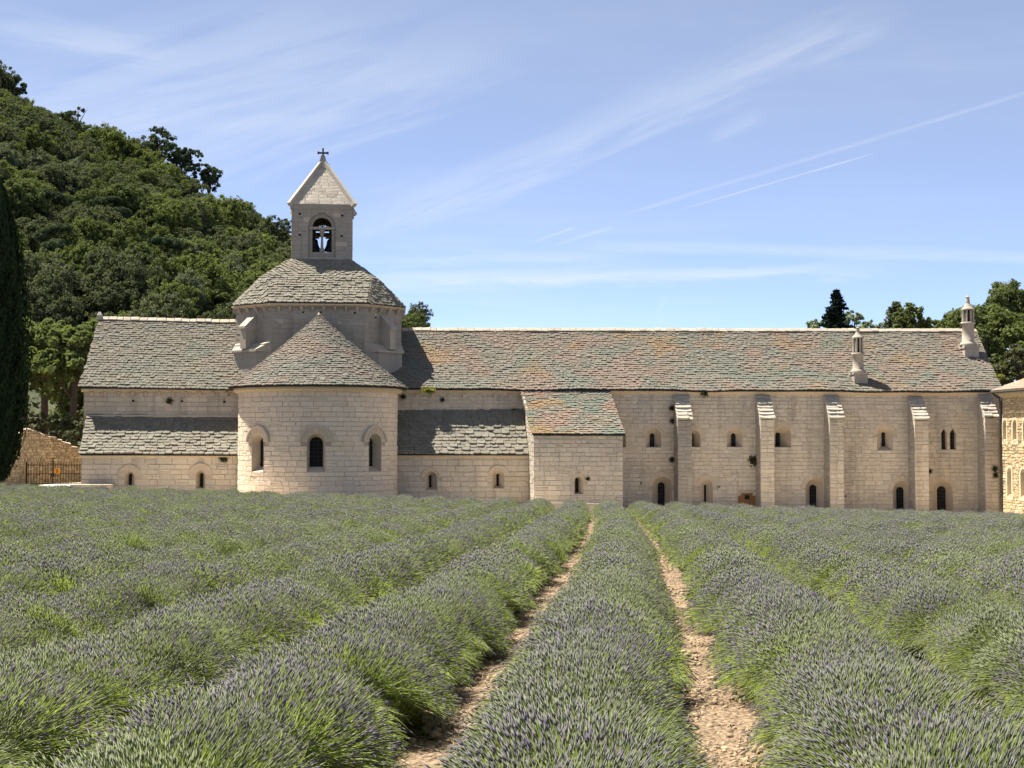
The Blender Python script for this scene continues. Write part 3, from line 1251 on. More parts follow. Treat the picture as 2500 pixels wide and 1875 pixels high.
# ---------------------------------------------------------------- crossing tower and belfry
HB = (P(978, 800, YR).x - P(586, 800, YR).x) / 2
dc = P(782, 800, YR).x
DF = YR - HB
fo = (P(891, 800, DF).x - P(664, 800, DF).x) / 2
fbz = (P(927, 870, DF).x - P(628, 870, DF).x) / 2


def octo(h, f, z, c=None):
    cx = dc if c is None else c
    return [Vector((cx + x, YR + y, z)) for x, y in ((-f, -h), (f, -h), (h, -f), (h, f), (f, h), (-f, h), (-h, f), (-h, -f))]


ez = P(782, 741, DF - .35).z
zlip = P(782, 859, DF).z
tower = thing('crossing_tower', 'eight-sided crossing tower with slab roof and square belfry with a cross', 'tower', (dc, YR, 4))
# lower block
mb = MB()
lo = octo(HB + .02, fbz, 3.0)
hi = octo(HB + .02, fbz, zlip)
mb.loft([lo, hi], True)
lip = octo(HB + .16, fbz + .05, zlip)
lip2 = octo(HB + .16, fbz + .05, zlip + .13)
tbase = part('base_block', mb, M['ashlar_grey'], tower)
up = octo(HB - .02, fo, zlip + .62)
for i in (1, 3, 5, 7):
    mb = MB()
    j = (i + 1) % 8
    # sloping cap on each corner, in two steps of slabs
    A, B, Cc, D = lip[i], lip[j], up[j], up[i]
    Au, Bu = A + Vector((0, 0, .13)), B + Vector((0, 0, .13))
    mb.quad(A, B, Bu, Au)
    k1a, k1b = Au.lerp(D, .55), Bu.lerp(Cc, .55)
    mb.quad(Au, Bu, k1b, k1a)
    s1a, s1b = k1a + Vector((0, 0, .09)), k1b + Vector((0, 0, .09))
    mb.quad(k1a, k1b, s1b, s1a)
    mb.quad(s1a, s1b, Cc, D)
    mb.poly([A, Au, k1a, s1a, D, Vector((D.x, D.y, A.z))])
    mb.poly([B, Bu, k1b, s1b, Cc, Vector((Cc.x, Cc.y, B.z))])
    mb.quad(A, B, hi[j], hi[i])
    part('corner_cap', mb, M['chimney'], tower)
# drum
mb = MB()
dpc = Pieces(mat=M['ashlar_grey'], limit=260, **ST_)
dcu = MB()
dlo = octo(HB, fo, 3.0)
dhi = octo(HB, fo, ez)
walls = []
for i in range(8):
    a, b = dlo[i], dlo[(i + 1) % 8]
    phi = math.atan2(b.y - a.y, b.x - a.x)
    L = (b - a).length
    wl = Wall((a.x, a.y), phi, 3.0, ez - .1, 0, L, hr=(.28, .38), wr=(.4, .95), gap=(.003, .012), recess=.02)
    walls.append(wl)
fw = walls[0]
for px, py in ((740, 762), (783, 762), (866, 764)):
    q = P(px, py, DF)
    putlog(fw, q.x - dlo[0].x, q.z, .06)
putlog(walls[1], 1.0, ez - .75, .06)
putlog(walls[7], 1.6, ez - .85, .06)
for wl in walls:
    wl.backing(mb)
drum = part('drum', mb, M['mortar'], tower)
for i in (0, 1, 7, 2, 6):
    wl = walls[i]
    wl.z0 = zlip - (1.6 if i == 0 else .2)
    wl.stones(dpc, drum, dcu, th=.1, jit=.004)
    sockets(drum, wl)
mb = MB()
for i, wl in enumerate(walls):
    cornice(mb, wl, -.12, wl.u1 + .12, ez + .0, .16, .28)
part('cornice', mb, M['cornice'], tower)
for i in (0, 1, 7, 2, 6):
    corbels(tower, walls[i], .1, walls[i].u1 - .1, ez - .16, .66, M['chimney'], .17, .34, .26)
# pillars against the slanting faces
for i in (1, 7):
    wl = walls[i]
    um = wl.u1 / 2
    z1 = P(615, 783, 1.5).z - .1
    z0 = zlip + .2
    mb = MB()
    wd, dp = .26, .85
    pts = lambda z, d0, d1: [wl.at(um - wd, z, d0), wl.at(um - wd, z, d1), wl.at(um + wd, z, d1), wl.at(um + wd, z, d0)]
    mb.loft([pts(z0, -.05, dp), pts(z1 - .45, -.05, dp)], True)
    mb.loft([pts(z1 - .45, -.05, dp + .09), pts(z1 - .30, -.05, dp + .09)], True, 0, True)
    mb.quad(wl.at(um - wd - .05, z1 - .30, dp + .09), wl.at(um + wd + .05, z1 - .30, dp + .09), wl.at(um + wd + .05, z1 + .55, -.05), wl.at(um - wd - .05, z1 + .55, -.05))
    for sg in (-1, 1):
        mb.poly([wl.at(um + sg * wd, z1 - .30, -.05), wl.at(um + sg * wd, z1 - .30, dp + .09), wl.at(um + sg * wd, z1 + .55, -.05)])
    part('buttress', mb, M['chimney'], tower)
# tower roof
rz0 = ez + .02
BW = (P(860, 630, 3.4).x - P(711, 630, 3.4).x) / 2
BF = YR - BW
bz0 = P(786, 641, BF).z
e_o = octo((P(985, 748, YR).x - P(579, 748, YR).x) / 2, fo + .16, rz0)
mid = octo(HB * .70, HB * .62, rz0 + (bz0 - rz0) * .58)
top = octo(BW + .10, BW - .06, bz0 + .05)
mb = MB()
tro_faces = []
for i in range(8):
    j = (i + 1) % 8

    def fpt(a, b, i=i, j=j):
        if b < .55:
            return e_o[i].lerp(e_o[j], a).lerp(mid[i].lerp(mid[j], a), b / .55)
        return mid[i].lerp(mid[j], a).lerp(top[i].lerp(top[j], a), (b - .55) / .45)
    tro_faces.append(fpt)
    roof_base(mb, fpt, 3, 6, .03)
tro = part('roof', mb, M['underroof'], tower)
sl = Pieces(mat=M['lauze_pale'], **SL)
for i in (0, 1, 7, 2, 6):
    roof_slabs(sl, tro, tro_faces[i], 20, (.24, .46), (.07, .10), grow=.35)
sl.emit()
# belfry
bz1 = P(786, 500, BF - .1).z
bc = P(786, 580, BF).x
bwalls = []
for k, (sx, sy) in enumerate(((-1, -1), (1, -1), (1, 1), (-1, 1))):
    a = Vector((bc + sx * BW, YR + sy * BW, 0))
    wl = Wall((a.x, a.y), math.pi / 2 * k, bz0 - .4, bz1 - .1, 0, 2 * BW, hr=(.26, .34), wr=(.35, .8), gap=(.003, .010), recess=.02)
    bwalls.append(wl)
o_r = .86
zso = P(786, 519, BF).z - o_r
zbo = P(786, 627, BF).z
i_r = .62
zs_i = P(786, 530, BF).z - i_r
zb_i = P(786, 615, BF).z
for k in (0, 2):
    bwalls[k].op.append(Arch(BW, o_r, zbo, zso, .0))
for px, py in ((731.6, 522), (835.5, 526), (732, 573), (834.5, 576)):
    q = P(px, py, BF)
    putlog(bwalls[0], q.x - (bc - BW), q.z, .065)
mb = MB()
for wl in bwalls:
    wl.backing(mb)
belf = part('belfry_wall', mb, M['mortar'], tower)
for k, wl in enumerate(bwalls):
    if k == 2:
        continue
    wl.stones(dpc, belf, dcu, th=.1, jit=.004)
    sockets(belf, wl)
dpc.emit()
if dcu.v:
    tag(part('cut_stones', dcu, M['ashlar_grey'], drum), kind='stuff')
for k in (0, 2):
    wl = bwalls[k]
    mb = MB()
    oa = Arch(BW, o_r, zbo, zso).outline(14)
    ia = Arch(BW, i_r, zb_i, zs_i).outline(14)
    mb.loft([[wl.at(u, z, .0) for u, z in oa], [wl.at(u, z, -.16) for u, z in oa], [wl.at(u, z, -.16) for u, z in ia], [wl.at(u, z, -.55) for u, z in ia]], True)
    op_ = part('bell_opening', mb, M['ashlar_grey'], tower)
    mb = MB()
    zt_ = P(786, 556, BF).z
    q8 = lambda u0, u1, z0, z1, d0, d1: [wl.at(u0, z0, d0), wl.at(u1, z0, d0), wl.at(u1, z0, d1), wl.at(u0, z0, d1), wl.at(u0, z1, d0), wl.at(u1, z1, d0), wl.at(u1, z1, d1), wl.at(u0, z1, d1)]
    mb.quadbox(q8(BW - o_r + .01, BW + o_r - .01, zt_ - .09, zt_ + .07, -.10, -.42))
    part('transom', mb, M['ashlar_grey'], op_)
    if k == 2:
        continue
    mb = MB()
    ctr = wl.at(BW, 0, -.28)
    mb.lathe(ctr.x, ctr.y, [(.17, zb_i), (.17, zb_i + .16), (.095, zb_i + .30), (.075, zb_i + .9), (.08, zt_ - .62), (.10, zt_ - .50), (.17, zt_ - .22), (.18, zt_ - .09)], 12)
    part('column', mb, M['ashlar_grey'], op_, True)
# timber frame and fan seen in the arch head
mb = MB()
zc_ = zs_i + .02
for ang in (30, 62, 118, 150):
    a = rad(ang)
    mb.tube([(bc, YR - .7, zc_ + .02), (bc + .75 * math.cos(a), YR - .7, zc_ + .75 * math.sin(a))], .035, 6)
mb.tube([(bc, YR - .7, zc_ - .05), (bc, YR - .7, zc_ + .7)], .045, 6)
for dy in (-.75, .75):
    mb.box(bc - BW + .2, bc + BW - .2, YR + dy - .07, YR + dy + .07, zc_ - .16, zc_ - .04)
part('bell_frame', mb, M['beam'], tower)
# cornice + pyramid roof with raised hip ribs
mb = MB()
for wl in bwalls:
    cornice(mb, wl, -.09, 2 * BW + .09, bz1 + .02, .30, .10)
part('belfry_cornice', mb, M['ashlar_grey'], tower)
PB = (P(866, 497, BF).x - P(705, 497, BF).x) / 2
pap = P(788, 402, YR)
pz0 = bz1 + .02


def py_c(r_, z):
    return [Vector((bc + sx * r_, YR + sy * r_, z)) for sx, sy in ((-1, -1), (1, -1), (1, 1), (-1, 1))]


mb = MB()
nst = 13
spp = Pieces('spire_slab', 'small_spire_slabs', STONES, M['cap_sun_side'])
base_r, top_r = PB - .1, .06
for k in range(nst):
    z0, z1 = pz0 + (pap.z - pz0) * k / nst, pz0 + (pap.z - pz0) * (k + 1) / nst
    r0, r1 = base_r + (top_r - base_r) * k / nst, base_r + (top_r - base_r) * (k + 1) / nst
    mb.loft([py_c(r0, z0), py_c(r1, z1)], True)
prf = part('spire', mb, M['mortar'], tower)
for k in range(nst):
    z0, z1 = pz0 + (pap.z - pz0) * k / nst, pz0 + (pap.z - pz0) * (k + 1) / nst
    r0, r1 = base_r + (top_r - base_r) * k / nst, base_r + (top_r - base_r) * (k + 1) / nst
    for fc in range(4):
        ph = math.pi / 2 * fc
        t_, o_ = Vector((math.cos(ph), math.sin(ph), 0)), Vector((math.sin(ph), -math.cos(ph), 0))
        upv = (Vector((0, 0, z1 - z0)) - o_ * (r0 - r1))
        L = upv.length
        upv /= L
        nv = t_.cross(upv)
        nv = -nv if nv.dot(o_) < 0 else nv
        u = -r0
        while u < r0 - .02:
            wd = min(R.uniform(.45, .95), r0 - u)
            if r0 - (u + wd) < .25:
                wd = r0 - u
            c = Vector((bc, YR, 0)) + o_ * ((r0 + r1) / 2) + t_ * (u + wd / 2)
            c.z = (z0 + z1) / 2
            spp.add(prf, frame_mtx(c + nv * (.045 + R.uniform(-.006, .006)), t_ * (wd - .012), (-nv + upv * .10).normalized() * .1, upv * (L * .985)))
            u += wd
spp.emit()
for sx, sy in ((-1, -1), (1, -1), (1, 1), (-1, 1)):
    mb = MB()
    A = Vector((bc + sx * (PB - .05), YR + sy * (PB - .05), pz0 - .05))
    B = Vector((bc + sx * .1, YR + sy * .1, pap.z + .05))
    d = (B - A).normalized()
    side = d.cross(Vector((0, 0, 1))).normalized()
    nrm = side.cross(d).normalized()
    if nrm.z < 0:
        nrm = -nrm
    prof = lambda p, k_: [p + side * (.15 * k_) - nrm * .1, p + side * (.13 * k_) + nrm * .18, p - side * (.13 * k_) + nrm * .18, p - side * (.15 * k_) - nrm * .1]
    mb.loft([prof(A, 1.15), prof(A.lerp(B, .06), 1.0), prof(B, .8)], True, 0, True, True)
    part('hip_rib', mb, M['cap_sun_side'], tower)
mb = MB()
zf = pap.z
mb.loft([py_c(.36, zf - .28), py_c(.24, zf + .12), py_c(.14, zf + .52), py_c(.12, zf + .60)], True, 0, True, True)
part('finial', mb, M['ashlar_grey'], tower)
cz = P(787, 365, YR).z
mb = MB()
zb_c = zf + .58
xw = .055
mb.box(bc - xw, bc + xw, YR - .05, YR + .05, zb_c, cz)
zarm = P(787, 373.5, YR).z
mb.box(bc - .31, bc - xw, YR - .05, YR + .05, zarm - .055, zarm + .055)
mb.box(bc + xw, bc + .31, YR - .05, YR + .05, zarm - .055, zarm + .055)
for (x, z) in ((bc - .31, zarm), (bc + .31, zarm), (bc, cz)):
    mb.box(x - .055, x + .055, YR - .056, YR + .056, z - .085, z + .085)
part('cross', mb, M['crossiron'], tower)
# bells
for sx, lab in ((-1, 'dark bronze bell left of the little column in the belfry opening'), (1, 'dark bronze bell right of the little column in the belfry opening')):
    bx = bc + sx * .60
    by = YR - .6
    zb_ = zb_i + .22
    be = thing('bell', lab, 'bell', (bx, by, zb_), 'bells hanging in the belfry')
    mb = MB()
    mb.lathe(bx, by, [(.54, zb_), (.52, zb_ + .06), (.42, zb_ + .22), (.34, zb_ + .42), (.31, zb_ + .66), (.25, zb_ + .76), (.10, zb_ + .82)], 18)
    part('bell_body', mb, M['bronze'], be, True)
    mb = MB()
    mb.box(bx - .40, bx + .40, by - .1, by + .1, zb_ + .82, zb_ + .93)
    mb.loft([[(bx + c_ * .30 + sx * .12, y_, zb_ + 1.22 + s_ * .26) for c_, s_ in [(math.cos(k * math.pi / 7), math.sin(k * math.pi / 7)) for k in range(14)]] for y_ in (by - .07, by + .07)], True, 0, True, True)
    mb.box(bx - .06 + sx * .12, bx + .06 + sx * .12, by - .08, by + .08, zb_ + .93, zb_ + .99)
    part('headstock', mb, M['beam'], be)
    mb = MB()
    mb.tube([(bx, by, zb_ + .7), (bx, by, zb_ - .02)], .025, 6)
    mb.lathe(bx, by, [(.01, zb_ - .12), (.06, zb_ - .06), (.05, zb_), (.02, zb_ + .04)], 8)
    part('clapper', mb, M['iron'], be)

# ---------------------------------------------------------------- dormitory wing (long right block)
DE0, DE1 = P(930, 950, -.30), P(2450, 957, -.30)
DR0, DR1 = P(930, 809, YR), P(2383, 811, YR)
dx0, dx1 = P(930, 1000, 0).x, P(2446, 1000, 0).x


def dzt(u):
    f = (u - DE0.x) / (DE1.x - DE0.x)
    return DE0.z + (DE1.z - DE0.z) * f - .06


dorm = thing('dormitory_wing', 'long two-storey stone wing right of the apse, five buttresses and two chimneys', 'building wing', ((dx0 + dx1) / 2, 3, -3))
dw = Wall((0, 0), 0, -3.2, max(dzt(dx0), dzt(dx1)), dx0, dx1, hr=(.22, .30), wr=(.30, .80), gap=(.004, .018), top=dzt)
D_WIN = [
    # outer box, slit box, depth, bars
    ((1490, 1527.5, 1045, 1092), (1502, 1512, 1058, 1091), .60, (1, 4)),
    ((1576.4, 1614, 1045.4, 1092), (1586.4, 1597.6, 1058, 1091), .60, (2, 7)),
    ((1672, 1710, 1049, 1091), (1682.3, 1693.5, 1058, 1091), .60, (2, 7)),
    ((1774.7, 1812.4, 1045, 1091), (1784.8, 1795.8, 1058, 1090.5), .60, (2, 7)),
    ((1889.5, 1931, 1039.5, 1092), (1893, 1904, 1056, 1091), .75, (1, 4)),
    ((2142, 2179.8, 1040, 1099.5), (2151.9, 2161, 1055, 1090), .60, (1, 6)),
]
D_LOW = [
    ((1593, 1640, 1163, 1246), (1606, 1622.7, 1178, 1240), .62, (2, 6)),
    ((1708.6, 1740.4, 1170.5, 1246), (1718.6, 1724, 1183.7, 1236), .55, (0, 0)),
    ((1966.6, 2012.5, 1169, 1250), (1976, 1993, 1183.7, 1244), .62, (2, 6)),
    ((2179.7, 2226, 1173.7, 1250), (2188, 2206, 1189, 1244), .62, (2, 6)),
    ((2275.5, 2326, 1173.7, 1250), (2287.4, 2308.8, 1187, 1246), .55, (3, 6)),
]
dws = []
for o_, i_, dp, br in D_WIN + D_LOW:
    a = px_arch(*o_, 0, ring=.30)
    dw.op.append(a)
    dws.append((a, px_slit(*i_, dp), dp, br))
lan = []
for xl, xr in ((2298, 2311.7), (2319, 2334.5)):
    a = px_arch(xl, xr, 1046, 1097.7, 0, ring=0, pointed=True)
    dw.op.append(a)
    lan.append(a)
# door opening with stepped shoulders
du0, dzT = uz(1802, 1204)
du1, _ = uz(1845, 1204)
dw.op.append(Arch((du0 + du1) / 2, (du1 - du0) / 2, -3.2, dzT, 0, True))
for px, py in ((1756, 1188), (2064, 1212), (1565, 1180)):
    putlog(dw, *uz(px, py), .055)
mb = MB()
dw.backing(mb)
mb.quad((dx1, -.03, -3.2), (dx1, 11, -3.2), (dx1, 11, DE1.z), (dx1, -.03, DE1.z))
mb.quad((dx0, 11, -3.2), (dx1, 11, -3.2), (dx1, 11, DE1.z), (dx0, 11, DE0.z))
mb.poly([(dx1, 0, DE1.z), (dx1, 11, DE1.z), (dx1 - .5, YR, DR1.z - .2)])
dwall = part('wall', mb, M['mortar'], dorm)


def seen_d(px, py, c):
    if px < 1530 and py > 1008:
        return False
    return px > 985


dpc = Pieces(mat=M['ashlar'], seen=seen_d, **ST_)
dcu = MB()
dw.z0 = -2.7
dw.stones(dpc, dwall, dcu, th=.12, jit=.010)
for a, i_, dp, br in dws:
    window(dorm, dw, a, i_, dp, WMATS, bars=br, vous=9)
for a in lan:
    window(dorm, dw, a, (a.uc - .01, a.r * .86, a.z0 + .03, a.zs + .02), .22, WMATS, bars=(2, 5), vous=0, name='lancet_window')
# door
mb = MB()
sh = .16
zt2 = uz(1823, 1197)[1]
pts = [(du0, -3.1), (du1, -3.1), (du1, dzT - .1), (du1 - sh, dzT - .02), (du1 - sh, dzT - .004), (du0 + sh, dzT - .004), (du0 + sh, dzT - .02), (du0, dzT - .1)]
n = 6
_b = MB()
_b.box(du0, du1, .152, .18, -3.1, dzT)
dn = part('door', _b, M['door'], dorm)
for k in range(n):
    p_ = MB()
    ua, ub = du0 + (du1 - du0) * (k + .02) / n, du0 + (du1 - du0) * (k + .98) / n
    dd = -.10 + R.uniform(-.008, .008)
    p_.quadbox([dw.at(ua, -3.1, dd), dw.at(ub, -3.1, dd), dw.at(ub, -3.1, dd - .05), dw.at(ua, -3.1, dd - .05), dw.at(ua, dzT, dd), dw.at(ub, dzT, dd), dw.at(ub, dzT, dd - .05), dw.at(ua, dzT, dd - .05)])
    part('plank', p_, M['door'], dn)
p_ = MB()
gu, gz = uz(1824, 1214)
p_.box(gu - .13, gu + .13, .03, .075, gz - .12, gz + .12)
part('peephole', p_, M['glass'], dn)
p_ = MB()
for k in range(3):
    x = gu - .13 + .13 * k
    p_.tube([(x, .02, gz - .13), (x, .02, gz + .13)], .014, 4)
    p_.tube([(gu - .14, .02, gz - .12 + .12 * k), (gu + .14, .02, gz - .12 + .12 * k)], .014, 4)
part('peephole_bars', p_, M['iron'], dn)
p_ = MB()
for sx in (du0, du1 - sh):
    p_.quadbox([(sx, -.01, dzT - .16), (sx + sh, -.01, dzT - .16), (sx + sh, .2, dzT - .16), (sx, .2, dzT - .16), (sx, -.01, dzT + .01), (sx + sh, -.01, dzT + .01), (sx + sh, .2, dzT + .01), (sx, .2, dzT + .01)])
part('shoulder_stone', p_, M['cut'], dn)

# buttresses: (front left, front right, front-top y, cap-top y, base y)
BUTS = [(1655, 1690, 1026, 967, 1250), (1857, 1891, 1024.5, 966.6, 1252), (2026, 2060.5, 1023, 968.5, 1254), (2234, 2268, 1027, 973, 1256), (2405.7, 2437.5, 1020, 966.5, 1258)]
BD = 1.15
slab_cap = Pieces('cap_slab', 'small_cap_slabs', SLABS, M['cap_sun_side'])
for k, (xl, xr, yf, yc, yb) in enumerate(BUTS):
    A, B = P(xl, 1130, -BD), P(xr, 1130, -BD)
    zf_, zc_ = P(xl, yf, -BD).z, P(xl, yc, 0).z
    zb_ = -3.2
    mb = MB()
    rc = .03
    mb.quadbox([(A.x + rc, -BD + rc, zb_), (B.x - rc, -BD + rc, zb_), (B.x - rc, 0, zb_), (A.x + rc, 0, zb_), (A.x + rc, -BD + rc, zf_), (B.x - rc, -BD + rc, zf_), (B.x - rc, 0, zc_), (A.x + rc, 0, zc_)])
    bo = part('buttress', mb, M['mortar'], dorm)
    fwl = Wall((A.x, -BD), 0, -2.7, zf_, 0, B.x - A.x, hr=(.2, .32), wr=(.34, .7), gap=(.006, .024), recess=.03)
    fwl.stones(dpc, bo, dcu, mat=M['ashlar_grey'] if k == 0 else None, th=.1, jit=.010)
    lw = Wall((A.x, 0), -math.pi / 2, -2.7, zf_, 0, BD - .1, hr=(.22, .3), wr=(.4, .6), gap=(.006, .02), recess=.03)
    lw.stones(dpc, bo, dcu, mat=M['cap_sun_side'], th=.1, jit=.006)  # sunlit left side has its light painted as another stone tone
    rw = Wall((B.x, -BD), math.pi / 2, -2.7, zf_, .1, BD, hr=(.22, .3), wr=(.4, .6), gap=(.006, .02), recess=.03)
    rw.stones(dpc, bo, dcu, th=.1, jit=.006)
    # cheeks under the slope, then the capping slabs
    for x in (A.x, B.x - .1):
        cm = MB()
        cm.loft([[(x, -BD, zf_), (x, 0, zf_), (x, 0, zc_ - .05)], [(x + .1, -BD, zf_), (x + .1, 0, zf_), (x + .1, 0, zc_ - .05)]], True, 0, True, True)
        part('cheek', cm, M['cap_sun_side'] if x == A.x else M['ashlar'], bo)  # left cheek painted in the sunlit-side tone, right one in wall stone
    cp = quad_pt(Vector((A.x - .05, -BD - .07, zf_ - .02)), Vector((B.x + .05, -BD - .07, zf_ - .02)), Vector((B.x + .05, .02, zc_)), Vector((A.x - .05, .02, zc_)))
    roof_slabs(slab_cap, bo, cp, 7, (.5, 1.0) if k != 4 else (.3, .6), (.09, .13), grow=.2, overlap=1.5)
slab_cap.emit()
dpc.emit()
if dcu.v:
    tag(part('cut_stones', dcu, M['ashlar'], dwall), kind='stuff')
mb = MB()
cw = Wall((0, 0), 0, 0, 1, 0, 1)
ring = []
for k in range(2):
    u = (dx0, dx1)[k]
    z = dzt(u) + .03
    ring.append([(u, .05, z - .22), (u, -.06, z - .22), (u, -.10, z - .12), (u, -.16, z - .02), (u, -.16, z), (u, .05, z)])
mb.loft(ring, True, 0, True, True)
part('cornice', mb, M['cornice'], dorm)
corb_w = Wall((0, 0), 0, 0, 1, 0, 1)
corbels(dorm, corb_w, P(1000, 955, 0).x, P(1265, 955, 0).x, dzt(DE0.x) - .2, .85, M['cut'], .20, .30, .16)
mb = MB()
dpt0 = quad_pt(DE0, DE1, DR1, DR0, .08)


def dpt(a, b):
    p = dpt0(a, b)
    p.z += .035 * math.sin(a * 21) * (1 - b) + .03 * math.sin(a * 47 + b * 5)
    return p


roof_base(mb, dpt, 40, 8, .05)
roof_base(mb, quad_pt(Vector((DE0.x, 11.4, DE0.z)), Vector((DE1.x, 11.4, DE1.z)), DR1, DR0), 6, 3, .02)
droof = part('roof', mb, M['underroof'], dorm)


def seen_r(px, py, c):
    return px > 1000


sl = Pieces(mat=M['lauze_bright'], seen=seen_r, **SL)
roof_slabs(sl, droof, dpt, 30, (.17, .33))
sl.emit()
rg = Pieces('ridge_stone', 'small_ridge_stones', STONES, M['chimney'])
ridge_row(rg, droof, DR0, DR1)
rg.emit()


def chimney(px_c, base_y, blk, ring_y, shaft, coll_y, lan_y, cone, apex_y, fin_y, label):
    """round stone chimney with open lantern and cone cap"""
    # plane of the roof at the base
    yb = None
    for i in range(400):
        yy = -.3 + i * .015
        q = P(px_c, base_y, yy)
        f = (yy - DE0.y) / (DR0.y - DE0.y)
        fr = (q.x - DE0.x) / (DE1.x - DE0.x)
        zr = (DE0.z + (DE1.z - DE0.z) * fr) * (1 - f) + (DR0.z + (DR1.z - DR0.z) * fr) * f
        if q.z <= zr + .02:
            yb = yy
            zb = q.z
            break
    bw = (P(blk[1], base_y, yb).x - P(blk[0], base_y, yb).x) / 2
    cx = (P(blk[1], base_y, yb).x + P(blk[0], base_y, yb).x) / 2
    cy = yb + bw
    Z = lambda py: P(px_c, py, cy - bw * .6).z
    sr = (P(shaft[1], base_y, cy).x - P(shaft[0], base_y, cy).x) / 2
    sx = (P(shaft[1], base_y, cy).x + P(shaft[0], base_y, cy).x) / 2 + .0
    mb = MB()
    mb.box(cx - bw, cx + bw, cy - bw, cy + bw, zb - .6, Z(blk[2]))
    mb.box(cx - bw - .06, cx + bw + .06, cy - bw - .06, cy + bw + .06, Z(blk[2]), Z(ring_y) - .1)
    ch = part('chimney', mb, M['chimney'], dorm, label=label)
    sx = cx - .04
    mb = MB()
    zr = Z(ring_y)
    mb.lathe(sx, cy, [(sr + .16, zr - .12), (sr + .16, zr - .02), (sr + .05, zr + .12), (sr, zr + .16), (sr * .97, Z(coll_y) - .1), (sr + .07, Z(coll_y) - .03), (sr + .07, Z(lan_y[1]))], 22)
    part('shaft', mb, M['chimney'], ch, True)
    z0, z1 = Z(lan_y[1]), Z(lan_y[0])
    for k in range(8):
        a = rad(45 * k + 10)
        mb = MB()
        x, y = sx + (sr - .06) * math.cos(a), cy + (sr - .06) * math.sin(a)
        mb.lathe(x, y, [(.085, z0), (.07, z0 + .08), (.065, z1 - .08), (.085, z1)], 8)
        part('colonnette', mb, M['chimney'], ch, True)
    mb = MB()
    mb.lathe(sx, cy, [(.10, z0), (.10, z1)], 8)
    part('flue', mb, M['hole'], ch)
    cr = (P(cone[1], base_y, cy).x - P(cone[0], base_y, cy).x) / 2
    za, zf_ = Z(apex_y), Z(fin_y)
    mb = MB()
    mb.lathe(sx, cy, [(sr * .6, z1), (cr, z1 - .01), (cr, z1 + .06), (cr * .62, z1 + (za - z1) * .38), (cr * .34, z1 + (za - z1) * .68), (.13, za), (.10, za + (zf_ - za) * .4), (.14, za + (zf_ - za) * .6), (.07, za + (zf_ - za) * .8), (.02, zf_)], 20)
    part('cap', mb, M['chimney'], ch)


chimney(2100, 937.6, (2086, 2119, 914), 906, (2084, 2109.4), 865, (825, 861), (2083, 2110), 804, 797, 'lower round chimney near the eaves')
chimney(2370, 871.5, (2356, 2390, 850.6), 839, (2353.6, 2382), 789, (756, 786), (2354, 2384.6), 733, 719, 'taller round chimney at the end of the ridge')

# ---------------------------------------------------------------- sacristy annex
SD = 5.0
sE0, sE1 = P(1299, 1061, -SD - .22), P(1527.5, 1062, -SD - .22)
sR0, sR1 = P(1271, 955, -.12), P(1490, 957, -.12)
sx0, sx1 = P(1303, 1150, -SD).x, P(1521, 1150, -SD).x
szt = sE0.z - .05
sac = thing('sacristy', 'square annex with brightly lichened sloping roof, projecting between chapel and dormitory', 'annex', ((sx0 + sx1) / 2, -SD / 2, -2.6))
fw_ = Wall((0, -SD), 0, -2.8, szt, sx0, sx1, hr=(.23, .32), wr=(.3, .85), gap=(.006, .022))
a_ = px_arch(1403, 1424, 1163, 1206, -SD, ring=.22)
fw_.op.append(a_)
lw_ = Wall((sx0, 0), -math.pi / 2, -2.8, sR0.z, 0, SD, hr=(.23, .32), wr=(.35, .8), gap=(.006, .02), top=lambda u: sR0.z + (szt - sR0.z) * max(u, 0) / SD - .06)
rw_ = Wall((sx1, -SD), math.pi / 2, -2.8, sR0.z, 0, SD, hr=(.23, .32), wr=(.35, .8), top=lambda u: szt + (sR0.z - szt) * max(u, 0) / SD - .06)
mb = MB()
for wl in (fw_, lw_, rw_):
    wl.backing(mb)
sw = part('wall', mb, M['mortar'], sac)
pc = Pieces(mat=M['ashlar'], **ST_)
cu = MB()
fw_.z0 = lw_.z0 = -2.2
fw_.stones(pc, sw, cu, jit=.010)
lw_.stones(pc, sw, cu, mat=M['cap_sun_side'])  # sun on this wall put into the colour, apart from the shaded front
pc.emit()
if cu.v:
    tag(part('cut_stones', cu, M['ashlar'], sw), kind='stuff')
window(sac, fw_, a_, px_slit(1404, 1412, 1167, 1202, -SD + .5), .5, WMATS, bars=(1, 4), vous=7)
mb = MB()
spt = quad_pt(sE0, sE1, sR1, sR0, .06)
roof_base(mb, spt, 8, 8, .03)
sro = part('roof', mb, M['underroof'], sac)
M['lauze_ochre'] = mat_lauze('ochre_lichened_slab', (.158, .142, .112), .7)
sl = Pieces(mat=M['lauze_ochre'], **SL)
roof_slabs(sl, sro, spt, 25, (.17, .32))
sl.emit()
mb = MB()
mb.loft([[sE0 + Vector((.02, .02, -.03)), sE0 + Vector((.14, .02, -.03)), sE0 + Vector((.14, .25, -.03)), sE0 + Vector((.02, .25, -.03))],
         [sR0 + Vector((.02, -.25, -.03)), sR0 + Vector((.14, -.25, -.03)), sR0 + Vector((.14, 0, -.03)), sR0 + Vector((.02, 0, -.03))]], True, 0, True, True)
part('verge', mb, M['cut'], sac)

